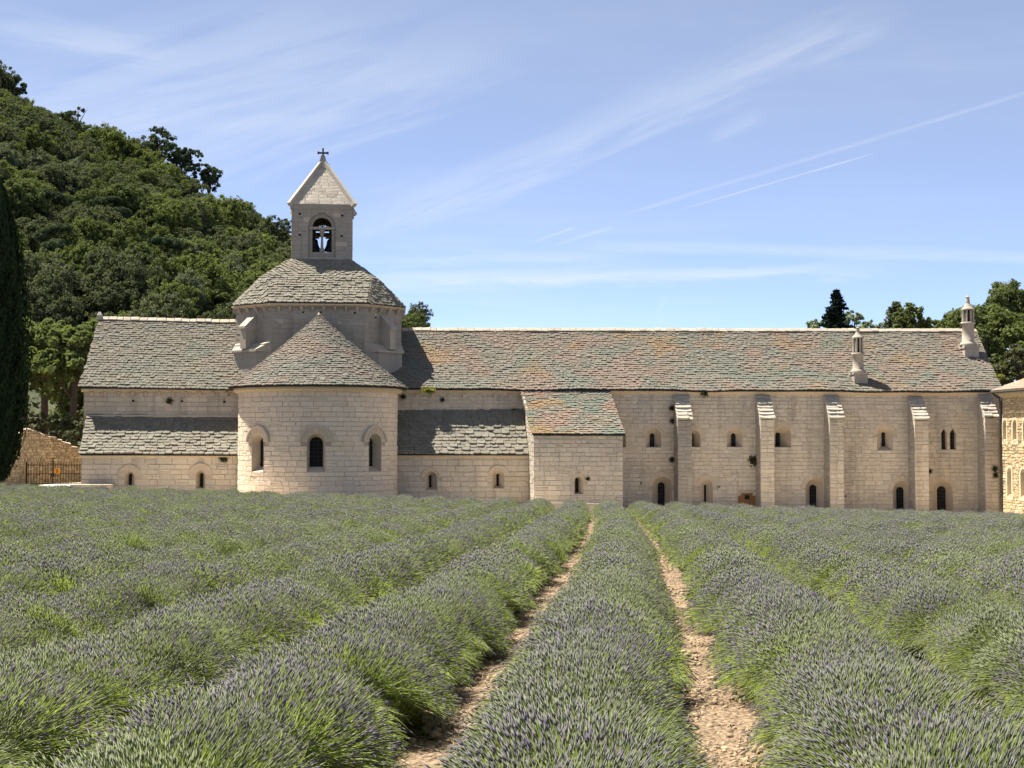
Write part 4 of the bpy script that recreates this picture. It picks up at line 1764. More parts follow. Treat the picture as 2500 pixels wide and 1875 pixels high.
# ---------------------------------------------------------------- yellow wing at the right edge
WY = -3.2
wx = P(2448, 1100, WY).x
wing = thing('refectory_wing', 'sunlit yellow rubble wing with small slit windows at the right edge', 'building wing', (wx + 2.5, WY - 4, -3))
WL = 9.5
wze0 = PS(2446, 958, wx).z - .02
ww = Wall((wx, WY), -math.pi / 2, -3.2, wze0, 0, WL, hr=(.12, .26), wr=(.14, .46), gap=(.01, .03), recess=.035)
W_WIN = [(2448.5, 2457.5, 1025, 1073), (2472.5, 2482.5, 1024.5, 1073), (2498, 2508.5, 1024, 1073.5), (2459, 2470, 1141, 1209), (2491.5, 2503, 1144, 1212)]
wws = []
for xl, xr, yt, yb in W_WIN:
    a, b = PS(xl, yt, wx), PS(xr, yb, wx)
    u0, u1 = WY - a.y, WY - b.y
    r = (u1 - u0) / 2
    ar = Arch((u0 + u1) / 2, r, b.z, a.z - r, .17)
    ww.op.append(ar)
    wws.append(ar)
mb = MB()
ww.backing(mb)
for yy in (WY - WL, WY - .01):
    mb.quad((wx + .02, yy, -3.2), (wx + 6, yy, -3.2), (wx + 6, yy, wze0), (wx + .02, yy, wze0))
wwo = part('wall', mb, M['wing_mortar'], wing)
pc = Pieces('stone', 'small_stones', RUBBLES, M['wing'])
cu = MB()
ww.z0 = -2.9
ww.stones(pc, wwo, cu, th=.1, jit=.02)
pc.emit()
if cu.v:
    tag(part('cut_stones', cu, M['wing'], wwo), kind='stuff')
WF = [M['wing_frame'], M['glass'], M['lead'], M['wing_frame']]
for ar in wws:
    wo_ = window(wing, ww, ar, (ar.uc + .02, ar.r * .8, ar.z0 + .1, ar.zs), .5, WF, bars=(0, 4), vous=5)
    fm = MB()
    for sg in (-1, 1):
        u0, u1 = ar.uc + sg * ar.r, ar.uc + sg * (ar.r + .17)
        fm.quadbox([ww.at(u0, ar.z0 - .12, .02), ww.at(u1, ar.z0 - .12, .02), ww.at(u1, ar.z0 - .12, -.08), ww.at(u0, ar.z0 - .12, -.08), ww.at(u0, ar.zs, .02), ww.at(u1, ar.zs, .02), ww.at(u1, ar.zs, -.08), ww.at(u0, ar.zs, -.08)])
    fm.quadbox([ww.at(ar.uc - ar.r - .22, ar.z0 - .3, .022), ww.at(ar.uc + ar.r + .22, ar.z0 - .3, .022), ww.at(ar.uc + ar.r + .22, ar.z0 - .3, -.08), ww.at(ar.uc - ar.r - .22, ar.z0 - .3, -.08),
                ww.at(ar.uc - ar.r - .22, ar.z0 - .1, .022), ww.at(ar.uc + ar.r + .22, ar.z0 - .1, .022), ww.at(ar.uc + ar.r + .22, ar.z0 - .1, -.08), ww.at(ar.uc - ar.r - .22, ar.z0 - .1, -.08)])
    part('frame', fm, M['wing_frame'], wo_)
# canal tile roof of the wing
e0, e1 = Vector((wx - .55, WY + .35, wze0 + .08)), Vector((wx - .55, WY - WL, wze0 + .08))
h0, h1 = Vector((wx + 5.0, WY + .35, wze0 + 2.0)), Vector((wx + 5.0, WY - WL, wze0 + 2.0))
wpt = quad_pt(e0, e1, h1, h0)
mb = MB()
roof_base(mb, wpt, 4, 4, .04)
wro = part('roof', mb, M['underroof'], wing)
tv, tf = [], []
for j, y in enumerate((0, 1)):
    for k in range(7):
        a = math.pi * k / 6
        rr = .5 if j == 0 else .42
        tv.append((rr * math.cos(a), y, rr * math.sin(a)))
for k in range(6):
    tf.append((k, k + 1, 8 + k, 7 + k))
tf.append(tuple(range(6, -1, -1)))
tiles = Pieces('canal_tile', 'small_canal_tiles', [(tv, tf)], M['terracotta'])
ncol = 44
for c in range(ncol):
    for r_ in range(14):
        a, b = (c + .5) / ncol, r_ / 14
        p = wpt(a, b)
        up = (wpt(a, b + .05) - p).normalized()
        ex = (wpt(a + .02, b) - wpt(a - .02, b)).normalized()
        nn = up.cross(ex)
        nn = nn if nn.z > 0 else -nn
        tiles.add(wro, frame_mtx(p + nn * (.015 + R.uniform(0, .015)) + ex * R.uniform(-.01, .01), ex * .21, (up * .52 - nn * .02), nn * .17))
tiles.emit()
mb = MB()
for k in range(3):
    z = wze0 - .03 - .09 * k
    mb.box(wx - .32 + .1 * k, wx + .05, WY - WL, WY + .02, z - .085, z)
part('cornice', mb, M['wing_frame'], wing)
mb = MB()
gy = -.16
p0, p1 = PS(2424, 957, wx - .45), P(2441, 975, -.75)
PY = WY + .12
xp = P(2443.5, 1100, PY)
mb.tube([Vector((wx - .60, PY - .1, wze0 - .02)), Vector((wx - .5, PY, wze0 - .10)), Vector((xp.x - .06, PY, wze0 - .32)), Vector((xp.x, PY, wze0 - .55)), Vector((xp.x, PY, -2.9))], .075, 10)
for z in (2.2, .2, -1.4):
    mb.lathe(xp.x, PY, [(.10, z), (.10, z + .06)], 10)
part('drainpipe', mb, M['pipe'], wing, True)
mb = MB()
mb.tube([Vector((wx - .62, WY + .3, wze0 + .02)), Vector((wx - .62, WY - WL, wze0 + .02))], .07, 8)
part('gutter', mb, M['pipe'], wing, True)

# ---------------------------------------------------------------- rubble garden wall left, gate, sign, kerb
gx0 = P(65, 1128, -.6)
rw_pts = [P(5, 1100, -5.0), P(30, 1100, -3.0), P(64, 1100, -.2), P(100, 1100, 1.6), P(150, 1100, 3.2), P(214, 1100, 4.4)]
rub = thing('garden_wall', 'ochre rubble wall sloping down behind the iron gate, left of the church', 'wall', (rw_pts[2].x, 1, -1))
tops = [1120, 1085, 1046, 1060, 1077, 1106]
mb = MB()
pc = Pieces('stone', 'small_stones', RUBBLES, M['rubble'])
cu = MB()
_b = MB()
_b.box(0, 1, 0, 1, -1, 0)
rwo = part('wall', _b, M['rubble_mortar'], rub)
for k in range(len(rw_pts) - 1):
    a, b = rw_pts[k], rw_pts[k + 1]
    phi = math.atan2(b.y - a.y, b.x - a.x)
    L = math.hypot(b.x - a.x, b.y - a.y)
    za, zb = P((5, 30, 64, 100, 150, 214)[k], tops[k], a.y).z, P((5, 30, 64, 100, 150, 214)[k + 1], tops[k + 1], b.y).z
    wl = Wall((a.x, a.y), phi, -1.4, max(za, zb), 0, L, hr=(.11, .22), wr=(.13, .40), gap=(.012, .035), recess=.04, top=lambda u, za=za, zb=zb, L=L: za + (zb - za) * min(max(u / L, 0), 1))
    wl.backing(mb)
    wl.stones(pc, rwo, cu, th=.1, jit=.025)
    t_, o_ = wl.dirs(0)
    n = max(1, int(L / .5))
    for j in range(n):
        u0, u1 = L * j / n, L * (j + 1) / n
        q0, q1 = wl.at(u0, za + (zb - za) * j / n, .04), wl.at(u1, za + (zb - za) * (j + 1) / n, .04)
        pc.add(rwo, frame_mtx((q0 + q1) / 2 + Vector((0, 0, .02)), (q1 - q0) * .97, -o_ * .5, Vector((0, 0, .1))), M['cut'])
off = BASE[rub.name]
rwo.data = mesh_np('wall', [(v[0] - off.x, v[1] - off.y, v[2] - off.z) for v in mb.v], mb.f, [M['rubble_mortar']])
pc.emit()

GY = -.9
gz0 = P(130, 1181, GY).z
gt = thing('iron_gate', 'rusty double iron gate of thin bars with a cross on the middle post', 'gate', (P(130, 1181, GY).x, GY, gz0))
zR1, zR2, zB = P(130, 1135.5, GY).z, P(130, 1157, GY).z, P(130, 1180.5, GY).z
zTop = P(130, 1129, GY).z
mx_ = P(129.5, 1150, GY).x
for side, (pa, pb, nbar) in {'l': (66, 128, 9), 'r': (131.5, 198, 10)}.items():
    xa, xb = P(pa, 1150, GY).x, P(pb, 1150, GY).x
    mb = MB()
    for z in (zR1, zR2, zB):
        mb.box(xa, xb, GY - .018, GY + .018, z - .022, z + .022)
    leaf = part('gate_leaf', mb, M['iron'], gt)
    for k in range(nbar):
        x = xa + (xb - xa) * (k + .5) / nbar
        mb = MB()
        mb.tube([(x, GY - .026, zB - .05), (x, GY - .026, zTop - .06), (x, GY - .026, zTop + .03)], [.016, .016, .004], 6)
        part('bar', mb, M['iron'], leaf)
mb = MB()
zc_ = P(130, 1120, GY).z
mb.box(mx_ - .035, mx_ + .035, GY - .05, GY + .03, zB - .08, zc_ - .06)
mb.box(mx_ - .02, mx_ + .02, GY - .03, GY + .01, zc_ - .06, zc_ + .1)
mb.box(mx_ - .13, mx_ - .02, GY - .03, GY + .01, zc_ + .0, zc_ + .04)
mb.box(mx_ + .02, mx_ + .13, GY - .03, GY + .01, zc_ + .0, zc_ + .04)
part('middle_post', mb, M['iron'], gt)
mb = MB()
zl = P(130, 1160, GY).z
mb.box(mx_ - .09, mx_ + .09, GY - .09, GY - .05, zl - .1, zl + .08)
part('lock_box', mb, M['iron'], gt)
for px in (65, 199.5):
    q = P(px, 1150, GY)
    mb = MB()
    mb.box(q.x - .04, q.x + .04, GY - .04, GY + .04, zB - .3, zTop + .05)
    part('gate_post', mb, M['iron'], gt)
sg = P(140, 1150, GY - .06)
sgn = thing('warning_sign', 'small orange round sign with a black figure hung on the iron gate', 'sign', (sg.x, GY - .06, sg.z - .2))
mb = MB()
n = 20
mb.loft([[(sg.x + .185 * math.cos(2 * math.pi * j / n), y, sg.z + .185 * math.sin(2 * math.pi * j / n)) for j in range(n)] for y in (GY - .07, GY - .05)], True, 0, True, True)
part('plate', mb, M['sign'], sgn)
mb = MB()
y_ = GY - .074


def flat(pts):
    mb.poly([(sg.x + a, y_, sg.z + b) for a, b in pts])


flat([(-.02 + .035 * math.cos(t_), .09 + .035 * math.sin(t_)) for t_ in np.linspace(0, 2 * math.pi, 10)[:-1]])
flat([(-.04, .05), (.02, .055), (.03, -.03), (-.04, -.03)])
flat([(-.04, -.032), (-.005, -.032), (-.03, -.13), (-.065, -.13)])
flat([(0, -.032), (.03, -.032), (.06, -.12), (.03, -.13)])
flat([(.022, .04), (.035, .03), (.075, -.02), (.06, -.03)])
part('figure', mb, M['ink'], sgn)

mb = MB()
k0, k1 = P(171, 1184, -4.2), P(270, 1184, -4.2)
zk = P(200, 1183.5, -4.2).z
for j in range(4):
    xa, xb = k0.x + (k1.x - k0.x) * j / 4, k0.x + (k1.x - k0.x) * (j + 1) / 4
    mb.box(xa + .006, xb - .006, -4.2, -2.42, zk - .6, zk)
kb = thing('stone_step', 'low flat stone step in front of the left chapel, beside the pale path', 'step', ((k0.x + k1.x) / 2, -3.3, zk - .6))
part('slab', mb, M['chimney'], kb)
mb = MB()
for a, b in (((1356, 1228), (1375, 1227.5)), ((1437, 1229.5), (1462, 1230))):
    qa, qb = P(*a, -8.4), P(*b, -8.4)
    mb.box(qa.x - .3, qb.x + .6, -8.45, -8.2, qa.z - .5, qa.z)
ke = thing('stone_edging', 'pale stone edging at the far end of the bare soil path', 'edging', (P(1400, 1230, -8.3).x, -8.3, -2.2))
part('edge_stone', mb, M['cap_sun_side'], ke)

# pale path in front of the gate: a sheet just above the ground
mb = MB()
pp = [P(20, 1192, -5.6), P(172, 1191, -5.2), P(172, 1183, -2.5), P(230, 1181, -2.3), P(230, 1174, 4), P(20, 1174, 4)]
n = 14
zpath = gz0 - .03
x0, x1 = P(30, 1190, -5).x, P(176, 1190, -5).x
gV, gF = [], []
ys_ = np.linspace(-5.2, 7, n)
for y in ys_:
    for x in np.linspace(x0 - 1, x1 + (1.2 if y > -2 else 0), 8):
        f = min(max((y + 5.2) / 2.6, 0), 1)
        w_ = wld((x, y, 0))
        zg = float(ground(w_.x, w_.y)) + .05
        gV.append((w_.x, w_.y, zg * (1 - f) + zpath * f))
gF = [(j * 8 + i, j * 8 + i + 1, (j + 1) * 8 + i + 1, (j + 1) * 8 + i) for j in range(n - 1) for i in range(7)]
tag(add('path', mesh_np('path', gV, gF, [M['path']])), kind='structure')

# ================================================================== plants
def leaf_quads(C, Nrm, size, rng, aspect=1.6):
    """a leaf spray (one quad) at each centre, facing roughly along Nrm"""
    n = len(C)
    nr = Nrm + rng.normal(0, .75, (n, 3))
    nr /= np.linalg.norm(nr, axis=1, keepdims=True) + 1e-9
    a = np.cross(nr, rng.normal(0, 1, (n, 3)))
    a /= np.linalg.norm(a, axis=1, keepdims=True) + 1e-9
    b = np.cross(nr, a)
    s = size * rng.uniform(.6, 1.35, (n, 1))
    a, b = a * s * aspect * .5, b * s * .5
    V = np.empty((n, 4, 3))
    V[:, 0], V[:, 1], V[:, 2], V[:, 3] = C - a, C - b * .9 + a * .1, C + a, C + b * .9 + a * .1
    return V.reshape(-1, 3), np.arange(n * 4).reshape(n, 4)


def crown_points(lobes, nclump, nleaf, rng, csize=.55, shell=.72):
    """leaf positions: leaves gather in clumps, clumps gather on the lobes of the crown"""
    L = np.array(lobes, float)
    wgt = L[:, 3] * L[:, 4] + L[:, 5] * L[:, 4]
    idx = rng.choice(len(L), nclump, p=wgt / wgt.sum())
    d = rng.normal(0, 1, (nclump, 3))
    d[:, 2] = np.abs(d[:, 2]) * rng.choice([1, 1, 1, -.55], nclump)
    d /= np.linalg.norm(d, axis=1, keepdims=True)
    rr = rng.uniform(shell, 1.02, (nclump, 1)) * rng.uniform(.86, 1.06, (nclump, 1))
    cc = L[idx, :3] + d * L[idx, 3:6] * rr
    k = rng.integers(0, nclump, nleaf)
    e = rng.normal(0, 1, (nleaf, 3))
    e /= np.linalg.norm(e, axis=1, keepdims=True)
    sz = rng.uniform(.6, 1.4, nclump)[k][:, None]
    r_ = rng.uniform(0, 1, (nleaf, 1)) ** .45
    C = cc[k] + e * r_ * csize * sz * np.array([1, 1, .72])
    N = e * .8 + d[k] * .7 + np.array([0, 0, .35])
    return C, N


def branches(mb, base, tops, r0, rng, mi=0):
    for t_ in tops:
        b = Vector(base) if not isinstance(base, list) else Vector(base[rng.integers(len(base))])
        t_ = Vector(t_)
        m_ = b.lerp(t_, .5) + Vector((rng.normal(0, .2), rng.normal(0, .2), rng.uniform(-.1, .5)))
        mb.tube([b, m_, t_], [r0, r0 * .6, r0 * .2], 6, mi)


def tree_data(kind, rng, H, Wd, nleaf, lsize, trunk_h=.3, csize=.55):
    """returns crown arrays and trunk MB for a tree standing at the origin"""
    lobes = []
    if kind == 'round':
        nl = rng.integers(6, 10)
        for i in range(nl):
            a, rr = rng.uniform(0, 6.28), rng.uniform(.1, .62) * Wd * .5
            z = rng.uniform(trunk_h + .12, .84) * H
            fall = 1 - abs(z / H - .55) * 1.1
            r_ = rng.uniform(.24, .38) * Wd
            lobes.append((math.cos(a) * rr * fall * 1.5, math.sin(a) * rr * fall * 1.5, z, r_, r_, r_ * rng.uniform(.7, .95)))
        lobes.append((0, 0, H * .62, Wd * .33, Wd * .33, H * .28))
    elif kind == 'pine':
        for i in range(rng.integers(6, 9)):
            a, rr = rng.uniform(0, 6.28), rng.uniform(.1, .42) * Wd
            z = rng.uniform(.58, .94) * H
            r_ = rng.uniform(.16, .27) * Wd
            lobes.append((math.cos(a) * rr, math.sin(a) * rr, z, r_, r_, r_ * .55))
    elif kind == 'cone':
        for i in range(16):
            z = (trunk_h + (1 - trunk_h) * (i / 16)) * H
            rw = Wd * .5 * (1 - i / 16.5) * rng.uniform(.75, 1.1)
            a = rng.uniform(0, 6.28)
            lobes.append((math.cos(a) * rw * .25, math.sin(a) * rw * .25, z, rw, rw, H / 15))
    C, N = crown_points(lobes, max(20, nleaf // 40), nleaf, rng, csize * Wd / 8)
    V, Fq = leaf_quads(C, N, lsize, rng)
    mb = MB()
    top = H * (.78 if kind != 'cone' else .8)
    br = H * .022 + .04
    lean = rng.normal(0, .03, 2) * H
    mb.tube([(0, 0, -.6), (lean[0] * .3, lean[1] * .3, H * trunk_h), (lean[0] * .6, lean[1] * .6, H * .55), (lean[0] * .4, lean[1] * .4, top)], [br * 1.25, br, br * .7, br * .2], 8)
    branches(mb, [(lean[0] * .3, lean[1] * .3, H * trunk_h), (lean[0] * .5, lean[1] * .5, H * .45)], [l[:3] for l in lobes[:7]], br * .5, rng)
    return V, Fq, mb


def tree(name, label, pos, kind, H, Wd, leaf, nleaf, lsize, group=None, trunk_h=.3, seed=0, csize=.55):
    """a tree with a crown and a trunk as its parts, standing at a world point"""
    rng = np.random.default_rng(seed)
    V, Fq, mb = tree_data(kind, rng, H, Wd, nleaf, lsize, trunk_h, csize)
    o = bpy.data.objects.new(name, None)
    COL.objects.link(o)
    o.location = pos
    tag(o, label, 'tree', group)
    add('crown', mesh_np('crown', V, Fq, [M[leaf]]), o)
    add('trunk', mesh_np('trunk', mb.v, mb.f, [M['bark']], None, True), o)
    return o


def hz(x, y):
    return float(hill_z(np.array([x]), np.array([y]))[0])


# ---- hillside: single trees, the nearest and largest each an object of its own
KINDS = [('holm_oak', 'dark round-crowned holm oak among the trees of the wooded hillside', 'oak_leaf', 'round', 7.5, 8.5, 4200, .36),
         ('holm_oak', 'dark round-crowned holm oak among the trees of the wooded hillside', 'oak_leaf', 'round', 7.0, 7.5, 3600, .34),
         ('scrub_tree', 'mid green bushy tree among the trees of the wooded hillside', 'mid_leaf', 'round', 6.5, 7.5, 3800, .36),
         ('scrub_tree', 'mid green bushy tree among the trees of the wooded hillside', 'mid_leaf', 'round', 7.5, 8.0, 4000, .38),
         ('downy_oak', 'bright leafy oak among the trees of the wooded hillside', 'bright_leaf', 'round', 8.0, 8.5, 4200, .38),
         ('downy_oak', 'bright leafy oak among the trees of the wooded hillside', 'bright_leaf', 'round', 7.5, 7.0, 3600, .36),
         ('silver_oak', 'silvery grey green tree among the trees of the wooded hillside', 'grey_leaf', 'round', 6.5, 7.0, 3800, .32),
         ('hill_pine', 'dark pine with a ragged crown among the trees of the wooded hillside', 'pine_leaf', 'pine', 9.0, 7.0, 3200, .32)]
HT = []
for i, (nm, lb, lf, kd, H, Wd, nl, ls) in enumerate(KINDS):
    rng = np.random.default_rng(100 + i)
    V, Fq, mb = tree_data(kd, rng, H, Wd, int(nl * 2.7), ls * .62, .16 if kd == 'round' else .3, .55)
    # far tree: crown and trunk in one mesh (the trunk hardly shows)
    nv = len(V)
    me = bpy.data.meshes.new(nm)
    me.from_pydata(V.tolist() + [tuple(v) for v in mb.v], [], Fq.tolist() + [tuple(nv + q for q in f) for f in mb.f])
    me.materials.append(M[lf])
    me.materials.append(M['bark'])
    mi = [0] * len(Fq) + [1] * len(mb.f)
    me.polygons.foreach_set('material_index', mi)
    HT.append(me)
GRP = {'holm_oak': 'holm oaks on the hillside', 'scrub_tree': 'bushy trees on the hillside', 'downy_oak': 'leafy oaks on the hillside', 'silver_oak': 'silvery trees on the hillside', 'hill_pine': 'pines on the hillside'}
cands = []
rng = np.random.default_rng(5)
pts = []
tries = 0
while tries < 24000 and len(pts) < 1100:
    tries += 1
    Y = rng.uniform(116, 300)
    px = rng.uniform(-120, 1150)
    X = (px - CX) / F_PX * Y
    z = hz(X, Y)
    p = proj((X, Y, z + 5))
    if p[0] > 560 and p[1] > 800:
        continue
    if p[1] > 1010 or (p[0] < 230 and p[1] > 700 and Y < 150):
        continue
    dmin = 4.0 if Y < 200 else 4.5
    if any((X - q[0]) ** 2 + (Y - q[1]) ** 2 < dmin * dmin for q in pts):
        continue
    pts.append((X, Y, z, p[0], p[1]))
# order by how large each shows
pts.sort(key=lambda q: q[1])
bushV, bushF, nb_ = [], [], 0
count = 0
for X, Y, z, px, py in pts:
    # lower left is leafy and bright, the crest darker
    t_ = np.clip((py - 330) / 480, 0, 1) * (.5 + .5 * np.clip(1 - px / 700, 0, 1))
    nz = math.sin(X * .09 + 1.3) * math.sin(Y * .06 + X * .03)
    wts = np.array([.22, .2, .16, .14, .05, .05, .14, .05]) + np.array([-.12, -.1, .02, .06, .26, .26, -.06, -.02]) * max(0, t_ + nz * .45)
    wts = np.clip(wts, .01, None)
    k = rng.choice(8, p=wts / wts.sum())
    sc = rng.uniform(.62, 1.08)
    if k == 7 and Y > 235:
        k = 0
    if count < 296 and -60 < px < 1080 and py > 120:
        nm, lb = KINDS[k][0], KINDS[k][1]
        o = bpy.data.objects.new(nm, HT[k])
        COL.objects.link(o)
        o.location = (X, Y, z - .5)
        o.rotation_euler = (rng.normal(0, .05), rng.normal(0, .05), rng.uniform(0, 6.28))
        o.scale = (sc * rng.uniform(.9, 1.1), sc * rng.uniform(.9, 1.1), sc * rng.uniform(.85, 1.2))
        vert = 'near the crest' if Y > 245 else 'on the upper slope' if Y > 200 else 'half way up the slope' if Y > 155 else 'at the foot of the hill'
        side = 'at the far left' if px < 170 else 'above the left roof' if px < 420 else 'left of the belfry' if px < 720 else 'right of the tower'
        kd_ = {'holm_oak': 'dark round holm oak', 'scrub_tree': 'mid green bushy tree', 'downy_oak': 'bright leafy oak', 'silver_oak': 'silvery green tree', 'hill_pine': 'ragged dark pine'}[nm]
        tag(o, kd_ + ' ' + vert + ' ' + side, 'tree', GRP[nm] + ' ' + vert + ' ' + side)
        count += 1
    else:
        cands.append((X, Y, z, k, sc))
print('HILL TREES', count, len(cands))
# the farther wood and the undergrowth: one mass
fw_v, fw_f, fw_m, n = [], [], [], 0
LFM = ['oak_leaf', 'mid_leaf', 'bright_leaf', 'grey_leaf', 'pine_leaf']
LF_I = [0, 0, 1, 1, 2, 2, 3, 4]
cl_pts = []
for X, Y, z, k, sc in cands:
    H, Wd = KINDS[k][4] * sc, KINDS[k][5] * sc
    lob = [(X + rng.normal(0, Wd * .16), Y + rng.normal(0, Wd * .16), z + H * rng.uniform(.35, .7), Wd * .3, Wd * .3, H * .26) for _ in range(5)]
    C, N = crown_points(lob, 30, 700, rng, .7)
    V, Fq = leaf_quads(C, N, .5, rng)
    fw_v.append(V)
    fw_f.append(Fq + n)
    fw_m += [LF_I[k]] * len(Fq)
    n += len(V)
# undergrowth between the trunks
NU = 30000
ux, uy = rng.uniform(-130, 20, NU), rng.uniform(113, 300, NU)
uzv = hill_z(ux, uy)
C = np.stack([ux, uy, uzv + rng.uniform(-.2, .9, NU)], 1)
V, Fq = leaf_quads(C, np.tile([0, -.4, 1.0], (NU, 1)), .55, rng)
fw_v.append(V)
fw_f.append(Fq + n)
fw_m += [0] * len(Fq)
tag(add('distant_wood', mesh_np('distant_wood', np.concatenate(fw_v), np.concatenate(fw_f), [M[q] for q in LFM], fw_m)), 'far trees and undergrowth covering the rest of the wooded hillside', 'woodland', None, 'stuff')


def crest(name, lab, px, top, Wd, nl, seed, Y=281, leaf='pine_leaf', th=.38, cs=.55, kind='round'):
    q = PW(px, top, Y)
    zb = hz(q.x, Y) - .3
    H = (q.z - zb) / .98
    o = tree(name, lab, (q.x, Y, zb), kind, H, Wd, leaf, nl, .3, None, th, seed, cs)
    zs = sorted(v.co.z for v in o.children[0].data.vertices)
    o.location.z = q.z - zs[int(len(zs) * .995)]
    return o


crest('crest_pine', 'large spreading pine on the crest, the tallest above the hill skyline', 391, 312, 9.0, 7000, 21)
crest('crest_pine', 'rounded dark pine just below the largest crest pine', 443, 364, 6.6, 5200, 22)
crest('lone_pine', 'lone small pine standing clear on the hill crest left of the belfry', 513, 404, 6.4, 4200, 23, th=.42)
crest('crest_pine', 'sparse flat-topped pine leaning on the upper crest', 190, 264, 5.0, 900, 24, th=.5, kind='pine')
crest('crest_pine', 'dark pine cut by the left edge at the top of the hill', 17, 184, 6.5, 4200, 25)
crest('crest_pine', 'thin open pine beside the left wall of the belfry', 697, 538, 3.0, 420, 26, leaf='grey_leaf', kind='pine')

# ---- nearer trees at the left, behind the garden wall
for i, (px, pb, Y, H, Wd, lf, lab) in enumerate((
        (108, 1062, 106, 9.6, 6.0, 'bright_leaf', 'bright leafy oak behind the garden wall, next to the cypress'),
        (178, 1066, 103, 8.4, 5.2, 'bright_leaf', 'bright leafy oak close to the gable end of the church'),
        (60, 1050, 112, 8.8, 6.0, 'mid_leaf', 'shaded oak half hidden behind the cypress'),
        (226, 1040, 112, 8.2, 6.5, 'mid_leaf', 'dense green tree showing above the left end of the church roof'))):
    tree('leafy_oak', lab, (PW(px, pb, Y).x, Y, PW(px, pb, Y).z), 'round', H, Wd, lf, 9000, .24, None, .3, 40 + i, .5)
for i, (px, pb, Y, lab) in enumerate(((150, 1075, 101, 'dark shaded shrub above the middle of the garden wall'), (185, 1095, 99, 'dark shaded shrub where the garden wall meets the church'), (90, 1065, 103, 'low shrub behind the highest part of the garden wall'))):
    q = PW(px, pb, Y)
    tree('wall_shrub', lab, (q.x, Y, q.z - .6), 'round', 2.4, 2.6, 'oak_leaf', 2500, .16, None, .1, 50 + i, .5)

# ---- cypress at the left edge
q = PW(-12, 1190, 84)
rng = np.random.default_rng(77)
Hc, Wc = (1190 - 436) / F_PX * 84, 3.4
nL = 30000
zf = rng.uniform(0.0, 1, nL) ** .85
prof = np.interp(zf, [0, .03, .10, .25, .45, .7, .85, .95, 1.0], [.18, .42, .74, .97, 1.0, .82, .52, .24, .03]) * Wc / 2
ang = rng.uniform(0, 6.283, nL)
fl = 1 + .10 * np.sin(ang * 7 + zf * 9) + .07 * np.sin(ang * 13 - zf * 31)
rr = prof * fl * rng.uniform(.72, 1.06, nL)
C = np.stack([rr * np.cos(ang), rr * np.sin(ang), .25 + zf * (Hc - .25)], 1)
out_ = np.stack([np.cos(ang), np.sin(ang), np.full(nL, .25)], 1)
a_ = np.stack([np.cos(ang) * .22, np.sin(ang) * .22, np.ones(nL)], 1) * rng.uniform(.14, .3, (nL, 1)) + rng.normal(0, .03, (nL, 3))
b_ = np.cross(out_ + rng.normal(0, .5, (nL, 3)), a_)
b_ /= np.linalg.norm(b_, axis=1, keepdims=True)
b_ *= rng.uniform(.035, .075, (nL, 1))
V = np.stack([C - a_ * .5, C + b_, C + a_ * .6, C - b_], 1).reshape(-1, 3)
cyp = bpy.data.objects.new('cypress_tree', None)
COL.objects.link(cyp)
cyp.location = q
tag(cyp, 'tall dark narrow cypress cut off by the left edge', 'cypress')
add('crown', mesh_np('crown', V, np.arange(nL * 4).reshape(-1, 4), [M['cypress_leaf']]), cyp)
mb = MB()
mb.tube([(0, 0, -.4), (0.03, 0, 1.5), (0, .03, Hc * .55), (0, 0, Hc * .93)], [.24, .2, .12, .03], 8)
add('trunk', mesh_np('trunk', mb.v, mb.f, [M['bark']]), cyp)
core = MB()
core.lathe(0, 0, [(.2, .5), (Wc * .33, Hc * .14), (Wc * .36, Hc * .42), (Wc * .26, Hc * .72), (.1, Hc * .93)], 10)
add('inner_foliage', mesh_np('inner_foliage', core.v, core.f, [M['cypress_leaf']]), cyp)


# ---- trees behind the dormitory roof
def behind(name, lab, px, py_top, Y, kind, H, Wd, leaf, nl, ls, seed, th=.25, cs=.55):
    q = PW(px, py_top, Y)
    o = tree(name, lab, (q.x, Y, q.z - H), kind, H, Wd, leaf, nl, ls, None, th, seed, cs)
    zs = sorted(v.co.z for v in o.children[0].data.vertices)
    o.location.z = q.z - zs[int(len(zs) * .995)]
    return o


def conifer(name, lab, px, top, Y, Hs, r0, leaf, seed, drop=.22, size=.24):
    q = PW(px, top, Y)
    rng = np.random.default_rng(seed)
    sp = bpy.data.objects.new(name, None)
    COL.objects.link(sp)
    sp.location = (q.x, Y, q.z - Hs)
    tag(sp, lab, 'conifer')
    Cs, Ns = [], []
    for lev in range(30):
        z = Hs * (.06 + .93 * lev / 30)
        rl = r0 * (1 - lev / 30.5) ** .9
        for b in range(10):
            if rng.random() < .16:
                continue
            a = rng.uniform(0, 6.28)
            L = rl * rng.uniform(.5, 1.25)
            m_ = 34
            tt = rng.uniform(.08, 1, m_)
            side = rng.uniform(-1, 1, m_) * .34 * (1 - tt * .6) * L / 2
            x = np.cos(a) * tt * L - np.sin(a) * side
            y = np.sin(a) * tt * L + np.cos(a) * side
            zz_ = z - drop * tt * L + .16 * tt ** 3 * L + rng.normal(0, .05, m_)
            Cs.append(np.stack([x, y, zz_], 1))
            Ns.append(np.tile([0, 0, 1.0], (m_, 1)))
    V, Fq = leaf_quads(np.concatenate(Cs), np.concatenate(Ns), size, rng, 2.2)
    add('crown', mesh_np('crown', V, Fq, [M[leaf]]), sp)
    mb = MB()
    mb.tube([(0, 0, -.5), (0, 0, Hs * .5), (0, 0, Hs)], [.22, .14, .02], 8)
    add('trunk', mesh_np('trunk', mb.v, mb.f, [M['bark']]), sp)


